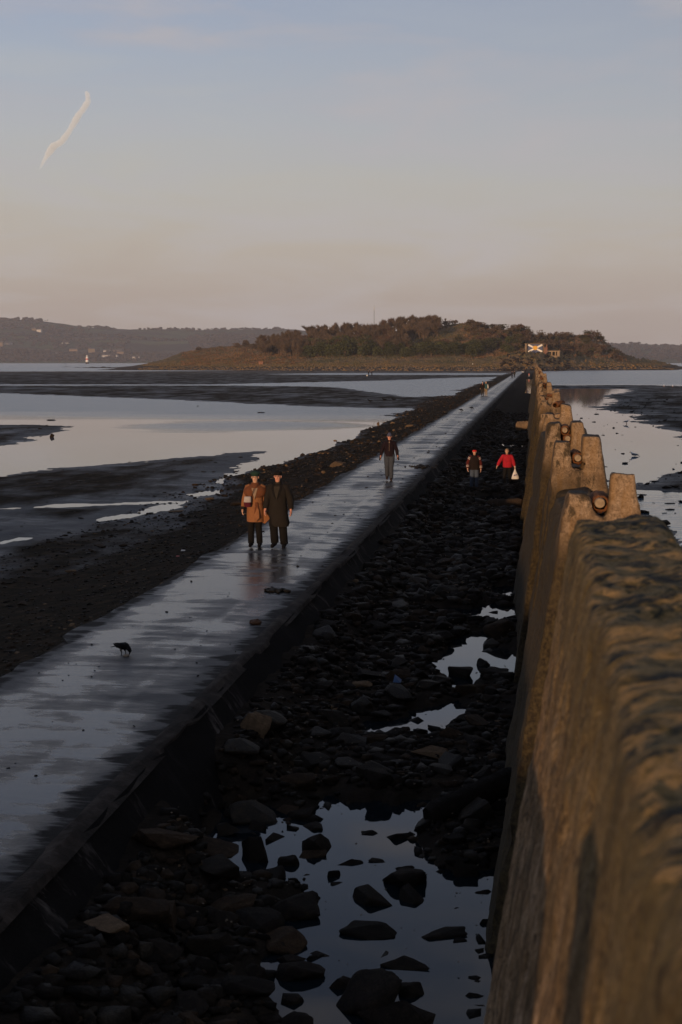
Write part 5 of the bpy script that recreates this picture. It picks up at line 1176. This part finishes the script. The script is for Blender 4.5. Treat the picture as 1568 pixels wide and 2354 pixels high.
def tree(p, h, wd, kind, cm, name, label, group):
    pr = {'b': BARE, 'p': PINE, 's': BUSH}[kind]; k = random.randrange(len(pr)); t, c = tmesh(kind, k, cm)
    e = empty(name, p, random.uniform(0, 6.28), label, 'tree' if kind != 's' else 'bush', group); e.scale = (wd, wd, h); e.rotation_euler.x = random.uniform(-.05, .05)
    for nm, me in (('trunk', t), ('crown', c)):
        if nm == 'trunk' and kind == 's': continue
        o = bpy.data.objects.new(nm, me); COL.objects.link(o); o.parent = e
G1 = 'bare trees of the island wood'; G2 = 'dark pines on the island slope'; G3 = 'brown scrub on the island'
nt_ = 0
for i in range(290):
    x = 596 + 414 * ((i * .61803) % 1); t = random.choice([.435, .46, .49, .53, .58, .62, .655, .68, .70]) + random.uniform(-.015, .015) if x > 690 else random.uniform(.40, .70)
    if x > 940: t = random.uniform(.58, .72)
    p = isl(x, t); h = random.uniform(10.5, 11.8) * (.75 if x < 640 else 1); tree(p - Vector((0, 0, .3)), h, h * random.uniform(1.1, 1.45), 'b', 'twig' if random.random() < .88 else 'twig_red', 'bare_tree', ('bare brown tree on the front edge of the island wood' if t < .5 else 'bare brown tree inside the island wood, its crown against the sky' if t > .6 else 'bare brown tree in the thick of the island wood'), G1)
for i in range(64):
    z = random.random()
    if z < .45: x = random.uniform(700, 850); t = random.uniform(.40, .50)
    elif z < .85: x = random.uniform(850, 1115); t = random.uniform(.40, .47)
    else: x = random.uniform(1120, 1190); t = random.uniform(.44, .56)
    p = isl(x, t); h = random.uniform(5.5, 9.5) * (1.2 if x < 850 else .9); tree(p, h, h * random.uniform(.95, 1.3), 'p', 'pine', 'pine_tree', 'bushy dark pine below the bare wood' if x < 850 else 'bushy dark pine at the foot of the grassy hill' if x < 1116 else 'bushy dark pine left of the painted ruin', G2)
for i in range(230):
    z = random.random()
    if z < .40: x = random.uniform(1080, 1210); t = random.uniform(.48, .74)
    elif z < .80: x = random.uniform(1200, 1392); t = random.uniform(.46, .74)
    elif z < .9: x = random.uniform(860, 1060); t = random.uniform(.46, .58)
    else: x = random.uniform(1330, 1440); t = random.uniform(.40, .60)
    p = isl(x, t); h = random.uniform(2.8, 5.8); tree(p - Vector((0, 0, .3)), h, h * random.uniform(1.1, 1.7), 's', random.choice(['twig_red', 'twig', 'twig', 'gorse']), 'bush', 'brown leafless bush on the slope left of the painted ruin' if x < 1205 and x > 1080 else 'brown leafless bush on the headland right of the painted ruin' if x >= 1205 else 'brown bush on the island hill near the wood', G3)
for x, t, h, lb in ((1238, .62, 8, 'spindly bare tree behind the painted ruin'), (1262, .64, 8.5, 'round headed bare tree on the skyline right of the painted ruin'), (1214, .64, 9, 'dark bare tree on the skyline left of the painted ruin'), (1180, .66, 8, 'wide bare tree on the skyline midway between hill and ruin'), (1105, .70, 5, 'low bare tree on the skyline right of the grassy hill top')):
    tree(isl(x, t), h, h * 1.0, 'b', 'twig', 'bare_tree', lb, 'single bare trees on the island skyline')
for x, t, h, w_, lb in ((1024, .70, 5.5, 7, 'round bare bush on the skyline between the wood and the grassy hill'), (1043, .70, 4, 6, 'low bare bush touching the grassy hill top'), (458, .68, 3.2, 5, 'round bush alone on the low left end of the island'), (566, .66, 6.5, 6.5, 'dark bush clump left of the wood'), (545, .66, 4.5, 5, 'brown bush beside the dark bush clump left of the wood'), (585, .62, 5, 6, 'brown bush at the left end of the wood')):
    tree(isl(x, t), h, w_, 's', 'twig', 'bush', lb, 'single bushes standing out on the island')
# rough grass, bracken and heather: nobody could count the tufts
def tufts(name, n, x0, x1, t0, t1, hs, m, seed):
    r = np.random.default_rng(seed); VV = []; FF = []
    for i in range(n):
        q = isl(r.uniform(x0, x1), r.uniform(t0, t1))
        if q.z < .9: continue
        for k in range(4):
            a = r.uniform(0, 2 * PI); h = r.uniform(*hs); w = h * r.uniform(.5, 1.1); b = np.array([q.x + r.normal(0, .8), q.y + r.normal(0, .8), q.z - .15]); d = np.array([math.cos(a), math.sin(a), 0]) * w / 2
            VV += [b - d, b + d, b + np.array([r.normal(0, .2), r.normal(0, .2), h])]; FF.append((len(VV) - 3, len(VV) - 2, len(VV) - 1))
    o = link(name, mesh_np(name, VV, FF), M[m]); o['kind'] = 'stuff'
def m_grass(name, a, b, c):
    t = NT(name); n = t.noise(t.pos('World'), .05, 6, .65); n2 = t.noise(t.pos('World'), .6, 3, .6)
    col = t.ramp(n, [(.36, a), (.5, b), (.62, c)]); return t.out(t.mix(t.ramp(n2, [(.35, .5), (.6, 0)]), col, tuple(q * .45 for q in a)), .95, None, .05)
M['grass'] = m_grass('rough_grass', (.07, .068, .028), (.155, .112, .05), (.22, .132, .062)); M['bracken'] = m_grass('bracken', (.13, .066, .034), (.175, .092, .05), (.22, .135, .074))
tufts('rough_grass', 5200, 330, 1240, .20, .56, (.3, .8), 'grass', 21); tufts('rough_grass', 2400, 930, 1130, .5, .74, (.35, .9), 'grass', 22); tufts('bracken', 2600, 420, 700, .30, .72, (.4, 1.0), 'bracken', 23); tufts('bracken', 4200, 1060, 1440, .40, .74, (.4, 1.2), 'bracken', 24); tufts('rough_grass', 1500, 1130, 1330, .30, .5, (.3, .7), 'grass', 25)
# loose boulders along the shore
P = []; s = []
for i in range(3200):
    x = random.uniform(320, 1560); t = random.uniform(.10, .27) if x < 1280 else random.uniform(.14, .33); q = isl(x, t)
    if q.z < -.9: continue
    P.append(q); s.append(random.uniform(.2, .7) * (1.3 if x > 1320 else 1))
kk = len(P); scatter('shore_boulders', P[:kk // 2], s[:kk // 2], M['rock_pale'], 301); scatter('shore_boulders', P[kk // 2:], s[kk // 2:], M['rock_gold'], 302)
P = [isl(random.uniform(1360, 1404), random.uniform(.48, .68)) for i in range(60)]; scatter('cliff_rocks', P, [random.uniform(.6, 1.6) for i in P], M['rock_pale'], 303, (.8, 1.3))
P = [isl(random.uniform(1150, 1310), random.uniform(.10, .40)) for i in range(260)]; scatter('cliff_rocks', P, [random.uniform(.5, 1.5) for i in P], M['rock_brown'], 304, (.6, 1.2))
# painted ruin
YR = 880.0; px = YR / F / math.cos(0) * 1.0
a = far(1207, 808.5, YR); b = far(1250, 808.5, YR); base_z = a.z - 1.2
pr = empty('painted_ruin', ((a.x + b.x) / 2, YR, a.z), 0, 'roofless concrete gun emplacement painted with a blue and white saltire and gold emblem', 'ruin')
W_ = (b.x - a.x); H_ = 17.5 / F * YR
M['mural_blue'] = pm('mural_blue', (.055, .065, .12), (.085, .10, .17), 1.2, .8, .2, 8); M['mural_white'] = pm('mural_white', (.62, .58, .52), (.78, .73, .66), 1.5, .8, .2, 8); M['gold'] = pm('gold_paint', (.55, .27, .03), (.72, .40, .06), 1.2, .8, .2, 8)
M['brick'] = pm('brick_red', (.10, .045, .028), (.18, .08, .05), 1.5, .9, .4, 6, c3=(.32, .2, .14)); M['conc_plain'] = pm('plain_concrete', (.16, .11, .065), (.28, .2, .125), .8, .9, .4, 5, .05)
x0 = -W_ / 2
MB().box((0, 1.6, H_ + .12), (W_ + .9, 4.2, .24)).build('roof_slab', M['conc_plain'], pr)
MB().box((x0 + .45, -.2, H_ / 2 - .8), (.9, .8, H_ + 1.6)).build('pillar', M['conc_plain'], pr)
mw = 33 / F * YR; mx0 = x0 + 5 / F * YR + .3
wl = MB().box((mx0 + mw / 2, .35, H_ / 2 - .8), (mw, .3, H_ + 1.6)).build('mural_wall', M['mural_blue'], pr)
def bar(p, q, w0, th=.03):
    p = Vector(p); q = Vector(q); d = (q - p).normalized(); n = Vector((d.z, 0, -d.x)) * w0 / 2
    return [p + n, q + n, q - n, p - n]
yy = .19; m0 = (mx0 + .25, yy, .12); m1 = (mx0 + mw - .25, yy, H_ - .2)
def plate(pts, th=.03):
    q = MB(); f = [Vector(p) for p in pts]; bk = [p + Vector((0, th, 0)) for p in f]; n = len(f)
    return q.add(f + bk, [tuple(range(n)), tuple(range(2 * n - 1, n - 1, -1))] + [(i, n + i, n + (i + 1) % n, (i + 1) % n) for i in range(n)])
plate(bar((mx0 + .2, yy, .1), (mx0 + mw - .2, yy, H_ - .45), 1.0)).build('saltire_arm', M['mural_white'], wl); plate(bar((mx0 + .2, yy - .012, H_ - .45), (mx0 + mw - .2, yy - .012, .1), 1.0)).build('saltire_arm', M['mural_white'], wl)
cxm, czm = mx0 + mw / 2, H_ * .56
plate([(cxm + 1.45 * math.cos(t) * (1 + .06 * math.sin(7 * t)), yy - .05, czm + (1.45 if math.sin(t) > 0 else 1.75) * math.sin(t) * (.72 if math.sin(t) > 0 else .9)) for t in np.linspace(0, 2 * PI, 26)[:-1]]).build('gold_emblem', M['gold'], wl)
MB().box((mx0 + mw + .55, .8, H_ / 2 - .8), (.25, 2.4, H_ + 1.6)).build('pier', M['conc_plain'], pr)
bx0 = mx0 + mw + .9; MB().box((bx0 + 1.0, .2, H_ * .28 - .8), (2.2, .35, H_ * .56 + 1.6)).build('brick_wall', M['brick'], pr); MB().box((bx0 + 1.55, .22, H_ * .75), (.55, .33, H_ * .42)).build('brick_wall', M['brick'], pr)
MB().box((W_ / 2 - .8, 3.2, H_ / 2 - .6), (W_ * .9, .3, H_ + 1)).build('back_wall', M['brick'], pr).location = (-W_ / 2 + .8, 0, 0)
# pillbox to the right
a = far(1277, 815, 870.0); pb = empty('pillbox', a, R(-14), 'low broken concrete pillbox with two dark openings right of the painted ruin', 'pillbox')
MB().box((-.3, 0, 2.05), (7.2, 4.5, .7)).build('roof_slab', M['conc_plain'], pb)
for x_, w_ in ((-1.9, .8), (.3, .7), (2.1, 1.6)): MB().box((x_, -.6, .3), (w_, 2.2, 2.8)).build('pier', M['conc_plain'], pb)
MB().box((.1, 1.6, .3), (5.4, .3, 2.8)).build('back_wall', M['rock_dark'], pb); MB().box((-.8, -.4, -1.1), (4.4, 2.2, 1.2)).build('plinth', M['conc_plain'], pb)
# people on the beach
for x, y, Yd, lb, opt in ((1086.5, 838.0, 820., 'tiny figure in white top standing on the island beach', dict(top='white_cloth', hem=.85)), (1053, 834.5, 838., 'tiny dark figure on the grass above the island beach, left one', dict(top='black_wool', hem=.8)), (1056.5, 834.5, 838., 'tiny pale topped figure on the grass above the island beach, right one', dict(top='khaki', hem=.8))):
    p = far(x, y, Yd); j = int(np.clip((x - XI[0]) / (XI[1] - XI[0]), 0, len(XI) - 1)); z = float(np.interp(Yd, IY[:, j], IZ[:, j])); person(lb, (p.x, Yd, z), 1.72, dict(detail=False, hands=False, extra=[('hair', 'hair_dark', hair_top)], **opt), 0, BG)
# mast
p = isl(862, .68); ms = empty('radio_mast', p, 0, 'slim lattice radio mast with white top rising behind the wood', 'mast'); zt = CAM.z + (831 - 701) / F * p.y - p.z; zb = 0
q = MB()
for k in range(3): an = k * 2.094; q.tube([(.28 * math.cos(an), .28 * math.sin(an), zb), (.2 * math.cos(an), .2 * math.sin(an), zt * .82)], .05, 5)
z_ = 0.0
while z_ < zt * .82:
    for k in range(3): an = k * 2.094; a2 = an + 2.094; q.tube([(.26 * math.cos(an), .26 * math.sin(an), z_), (.26 * math.cos(a2), .26 * math.sin(a2), z_ + .8)], .025, 4)
    z_ += .8
M['mast_grey'] = pm('mast_grey', (.10, .09, .085), (.15, .135, .125), 3, .6, .1); q.build('lattice', M['mast_grey'], ms)
q = MB(); q.tube([(0, 0, zt * .82), (0, 0, zt * .92)], .22, 8); q.build('aerial', M['white_cloth'], ms, True); q = MB(); q.tube([(0, 0, zt * .92), (0, 0, zt)], [.05, .03], 6); q.build('spike', M['mast_grey'], ms)
# small stone hut block on the shore
p = isl(601, .30); tag(MB().box((0, 0, .9), (2.8, 2, 1.8)).box((0, 0, 1.9), (3.1, 2.3, .22)).build('beach_hut', M['brick'], loc=p), 'small red brick hut on the shore below the left end of the wood', 'hut')
# skerries left of the island
def skerry(x0, x1, y, h, lb, n=40):
    P = []; s = []
    a = at(x0, y, ZW); b = at(x1, y, ZW)
    for i in range(n): t = random.random(); q = a.lerp(b, t); P.append(Vector((q.x, q.y + random.uniform(-4, 4), ZW))); s.append(h * (1 - abs(t - .5)) * random.uniform(.8, 1.4))
    c = a.lerp(b, .5); o = scatter('skerry', P, s, M['rock_weed'], int(x0)); del o['kind']; o.data.transform(Matrix.Translation(-c)); o.location = c
    return tag(o, lb, 'rock', 'skerries off the island')
skerry(175, 290, 845, 1.1, 'long low skerry running left from the island tip', 90); skerry(145, 163, 843.5, .7, 'small skerry with a pole left of the long skerry', 24)
p = at(152, 843.5, ZW); q = MB(); q.tube([(0, 0, -.2), (0, 0, 3.6)], [.16, .1], 8); q.box((0, 0, 3.1), (.5, .12, .5)); tag(q.build('marker_pole', M['black_cloth'], loc=p), 'thin black marker pole standing on the small skerry', 'pole')
# lighthouse
lp = far(200.5, 831.4, 3300); lp.z = ZW; k = 3300 / F
lh = empty('lighthouse', lp, 0, 'white lighthouse with a red band standing in the sea before the far hills', 'lighthouse')
M['lh_white'] = pm('lighthouse_white', (.74, .70, .66), (.82, .78, .74), 1, .7, .1, 4); M['lh_red'] = pm('lighthouse_red', (.5, .06, .035), (.58, .08, .05), 1, .7, .1, 4)
q = MB(); q.loft([((0, 0, 0), 4.6, 4.6), ((0, 0, 4.2), 4.3, 4.3)], 20); q.build('plinth', M['rock_brown'], lh, True, 40)
q = MB(); q.loft([((0, 0, 4.2), 3.7, 3.7), ((0, 0, 10), 3.2, 3.2), ((0, 0, 17.2), 2.7, 2.7)], 20); q.build('tower', M['lh_white'], lh, True, 40)
q = MB(); q.loft([((0, 0, 9.4), 3.3, 3.3), ((0, 0, 9.4), 3.34, 3.34), ((0, 0, 12.6), 3.1, 3.1)], 20); q.build('red_band', M['lh_red'], lh, True, 40)
q = MB(); q.loft([((0, 0, 17.2), 3.2, 3.2), ((0, 0, 17.6), 3.2, 3.2)], 20); q.build('gallery', M['rock_brown'], lh, True, 40)
q = MB(); q.loft([((0, 0, 17.6), 1.5, 1.5), ((0, 0, 19.6), 1.5, 1.5), ((0, 0, 21.2), .2, .2)], 14); q.build('lantern', M['lh_white'], lh, True, 40)
skerry(190, 225, 831.9, 3, 'flat dark reef under the lighthouse', 30)

# ------------------------------------------------------------------ far hills
hr = curve([(-900, 745), (-300, 735), (0, 731), (60, 733), (95, 737), (130, 741), (200, 749), (260, 755), (300, 757), (320, 755), (360, 757), (470, 757), (560, 757), (640, 756), (760, 765), (1000, 780), (1300, 786), (1395, 789), (1430, 790), (1500, 794), (1568, 797), (1800, 806), (2200, 815)])
XH = np.linspace(-900, 2200, 520); TH = np.array([ray(float(x), 800).x / ray(float(x), 800).y for x in XH]); NH = 70; th = np.linspace(0, 1, NH)
Yh = 4700 + 1500 * th; top = CAM.z + (831 - hr(XH)) / F * 6000
prof = np.interp(th, [0, .03, .25, .55, .87, 1], [-.03, .03, .28, .62, 1.0, .85])
HZ = prof[:, None] * top[None, :] * (Yh[:, None] / 6000 if False else 1); HY = np.repeat(Yh[:, None], len(XH), 1); HX = TH[None, :] * HY
HZ = HZ + fbm(HX * .0022, HY * .0022, 4) * 26 * np.sin(PI * np.clip(th, 0, .87) / .87)[:, None] + fbm(HX * .012, HY * .012, 3) * 5 * (prof > .05)[:, None]
HZ[0] = -3
idx = np.arange(HX.size).reshape(HX.shape); fc = np.stack([idx[:-1, :-1].ravel(), idx[:-1, 1:].ravel(), idx[1:, 1:].ravel(), idx[1:, :-1].ravel()], 1)
def m_hill():
    t = NT('far_fields'); w = t.pos('World', (1, 2.2, 1)); v = t.new('ShaderNodeTexVoronoi'); 
    nz = t.noise(w, .002, 3); vm = t.n.new('ShaderNodeVectorMath'); vm.operation = 'MULTIPLY_ADD'; vm.inputs[1].default_value = (1, 1, 0); t.l.new(w, vm.inputs[0]); vm.inputs[2].default_value = (0, 0, 0)
    t.l.new(vm.outputs[0], v.inputs['Vector']); v.inputs['Scale'].default_value = .0019; v.inputs['Randomness'].default_value = .9
    sp_ = t.new('ShaderNodeSeparateColor'); t.l.new(v.outputs['Color'], sp_.inputs[0])
    f = t.ramp(sp_.outputs[0], [(0, (.045, .058, .022)), (.25, (.075, .085, .032)), (.45, (.06, .05, .03)), (.6, (.15, .105, .058)), (.72, (.05, .062, .026)), (.85, (.095, .07, .042))], True)
    wd = t.noise(w, .004, 6, .65); f = t.mix(t.ramp(wd, [(.47, 0), (.53, 1)]), f, (.022, .018, .013))
    e = t.new('ShaderNodeTexVoronoi', feature='DISTANCE_TO_EDGE'); t.l.new(vm.outputs[0], e.inputs['Vector']); e.inputs['Scale'].default_value = .0019; e.inputs['Randomness'].default_value = .9
    f = t.mix(t.ramp(e.outputs['Distance'], [(.01, .8), (.03, 0)]), f, (.02, .018, .012))
    return t.out(f, .95, t.bump(t.noise(w, .03, 5, .7), .6, 12), .1)
M['hill'] = m_hill()
o = link('hills', mesh_np('hills', np.stack([HX.ravel(), HY.ravel(), HZ.ravel()], 1), fc, True), M['hill']); o['kind'] = 'structure'
def hill_pt(x, t):
    j = int(np.clip((x - XH[0]) / (XH[1] - XH[0]), 0, len(XH) - 1)); i = int(np.clip(t * (NH - 1), 0, NH - 1)); return Vector((HX[i, j], HY[i, j], HZ[i, j]))
# far-off woods: one mass
VV = []; FF = []; off = 0; r = np.random.default_rng(5)
def wood(x0, x1, t0, t1, n, hs=(7, 13)):
    global off
    for i in range(n):
        q = hill_pt(r.uniform(x0, x1), r.uniform(t0, t1)); h = r.uniform(*hs)
        v, f = LOW[r.integers(len(LOW))]; VV.append(v * np.array([h * r.uniform(.6, 1.0), h * .7, h * r.uniform(.5, .85)]) + np.array([q.x + r.uniform(-9, 9), q.y + r.uniform(-9, 9), q.z + h * .4])); FF.append(f + off); off += len(v)
wood(-300, 100, .82, .88, 150, (9, 15)); wood(205, 270, .84, .88, 40, (7, 12)); wood(330, 660, .84, .88, 130, (6, 11)); wood(-300, 210, .62, .78, 260); wood(0, 620, .03, .22, 800, (7, 14)); wood(-300, 0, .03, .3, 200); wood(440, 700, .3, .7, 520); wood(0, 300, .3, .5, 160); wood(1380, 1650, .05, .88, 420); wood(100, 450, .55, .6, 90)
M['far_wood'] = m_twig('far_wood', (.026, .018, .014), (.042, .03, .022)); o = link('far_woods', mesh_np('far_woods', np.concatenate(VV), np.concatenate(FF)), M['far_wood']); o['kind'] = 'stuff'
M['slate'] = pm('slate_roof', (.06, .055, .055), (.09, .08, .08), 1, .8, .1)
for x, t, w_, hh, wm_, lb in ((97, .60, 20, 9, 'white_cloth', 'white gabled cottage high on the far hillside'), (85, .61, 16, 7, 'khaki', 'low tan house left of the white gabled cottage'), (6, .28, 22, 14, 'khaki', 'tall stone house at the far left of the hillside'), (23, .33, 34, 6, 'bag_grey', 'long grey farm shed above the tall stone house'), (211, .26, 24, 14, 'khaki', 'tall sunlit stone house above the lighthouse'), (172, .27, 30, 6, 'knit_beige', 'low row of cottages left of the tall sunlit house'), (247, .27, 28, 6, 'white_cloth', 'pale bungalow right of the tall sunlit house'), (272, .27, 30, 7, 'khaki', 'tan bungalow right of the pale bungalow'), (115, .2, 22, 13, 'dark_olive', 'dark stone house low on the wooded slope'), (138, .19, 18, 6, 'bag_grey', 'grey roofed shed right of the dark stone house'), (257, .12, 60, 7, 'white_cloth', 'long white terrace low on the shore right of the lighthouse'), (277, .17, 24, 14, 'knit_beige', 'beige gabled house above the long white terrace'), (300, .09, 26, 8, 'khaki', 'cream house near the shore farthest right'), (318, .08, 24, 9, 'white_cloth', 'white house by the shore behind the island tip'), (155, .40, 30, 3.5, 'white_cloth', 'long low white building on the open field')):
    q = hill_pt(x, t); e = empty('house', q, random.uniform(-.3, .3), lb, 'house', 'houses on the far hillside')
    MB().box((0, 0, hh / 2 - 2), (w_, 9, hh + 4)).build('walls', M[wm_], e); h2 = hh
    MB().add([(-w_ / 2 - .5, -5.2, h2), (w_ / 2 + .5, -5.2, h2), (w_ / 2 + .5, 5.2, h2), (-w_ / 2 - .5, 5.2, h2), (-w_ / 2, 0, h2 + 4), (w_ / 2, 0, h2 + 4)], [(0, 1, 5, 4), (2, 3, 4, 5), (0, 4, 3), (1, 2, 5), (0, 3, 2, 1)]).build('roof', M['slate'], e)

# ------------------------------------------------------------------ vapour trail
pts_px = [(92, 388), (100, 372), (112, 352), (124, 336), (142, 326), (158, 304), (170, 284), (180, 266), (194, 248), (203, 232), (202, 218), (196, 208)]
pts = [far(x, y, 9000) for x, y in pts_px]; c = sum(pts, Vector()) / len(pts)
q = MB(); wpx = [1.0, 3.0, 5.5, 7, 5.5, 5, 5.5, 6, 5.5, 5, 4.5, 1.8]
fine_p = []; fine_r = []
for i in range(len(pts) - 1):
    for k in range(5): t = k / 5; fine_p.append(pts[i].lerp(pts[i + 1], t) - c); fine_r.append((wpx[i] * (1 - t) + wpx[i + 1] * t) / F * 9000 * (1 + .10 * math.sin(i * 3.1 + k * .9)) * 1.35)
q.tube(fine_p, fine_r, 16)
t = NT('vapour'); t.n.remove(t.b); vo = t.new('ShaderNodeVolumePrincipled'); vo.inputs['Color'].default_value = (.86, .94, 1, 1); vo.inputs['Anisotropy'].default_value = -.45; vo.inputs['Density'].default_value = .03; t.l.new(vo.outputs[0], t.n['Material Output'].inputs['Volume'])
tr_ = q.build('vapour_trail', t.m, None, True, loc=c); tag(tr_, 'short curved pale vapour trail in the upper left sky', 'contrail')

# ------------------------------------------------------------------ shore behind the viewer (its shade lies over the near ground)
V = []; Fc = []; nx = 120
for i in range(nx + 1):
    x = -150 + 260 * i / nx; hgt_ = 2.55 + .35 * float(fbm(np.array([x * .12]), np.array([1.0]), 4, .6)[0])
    V += [(x, -16, -1.4), (x, -22, hgt_ - .6), (x, -24, hgt_), (x, -42, hgt_), (x, -44, -1.6)]
for i in range(nx):
    for j in range(4): Fc.append((i * 5 + j, i * 5 + j + 1, i * 5 + 6 + j, i * 5 + 5 + j))
o = link('mainland_shore', mesh_np('mainland_shore', V, Fc, True), M['ground']); o['kind'] = 'structure'

# the viewer's platform, with an unseen wall and post added to shade the parapet
q = MB(); q.box((-.75, -3.0, 1.0), (2.6, 5.0, 3.3)); q.add([(-.95, -.4, -1), (-.75, -.4, -1), (-.75, 2.3, -1), (-.95, 2.3, -1), (-.95, -.4, 3.38), (-.75, -.4, 3.38), (-.75, 2.3, 2.98), (-.95, 2.3, 2.98)], [(0, 3, 2, 1), (4, 5, 6, 7), (0, 1, 5, 4), (1, 2, 6, 5), (2, 3, 7, 6), (3, 0, 4, 7)])
q.tube([(-.56, -.45, 2.6), (-.56, -.45, 3.69)], .035, 10)
o = q.build('platform_and_casters', M['conc_plain']); o['kind'] = 'structure'

# ------------------------------------------------------------------ haze
t = NT('haze_air'); t.n.remove(t.b); vo = t.new('ShaderNodeVolumePrincipled'); vo.inputs['Color'].default_value = (.90, .90, .98, 1); vo.inputs['Density'].default_value = 7e-5; vo.inputs['Anisotropy'].default_value = 0.0
t.l.new(vo.outputs[0], t.n['Material Output'].inputs['Volume'])
hz = MB().box((-950, 3800, 148.4), (6900, 7720, 304)).build('haze', t.m); hz['kind'] = 'stuff'
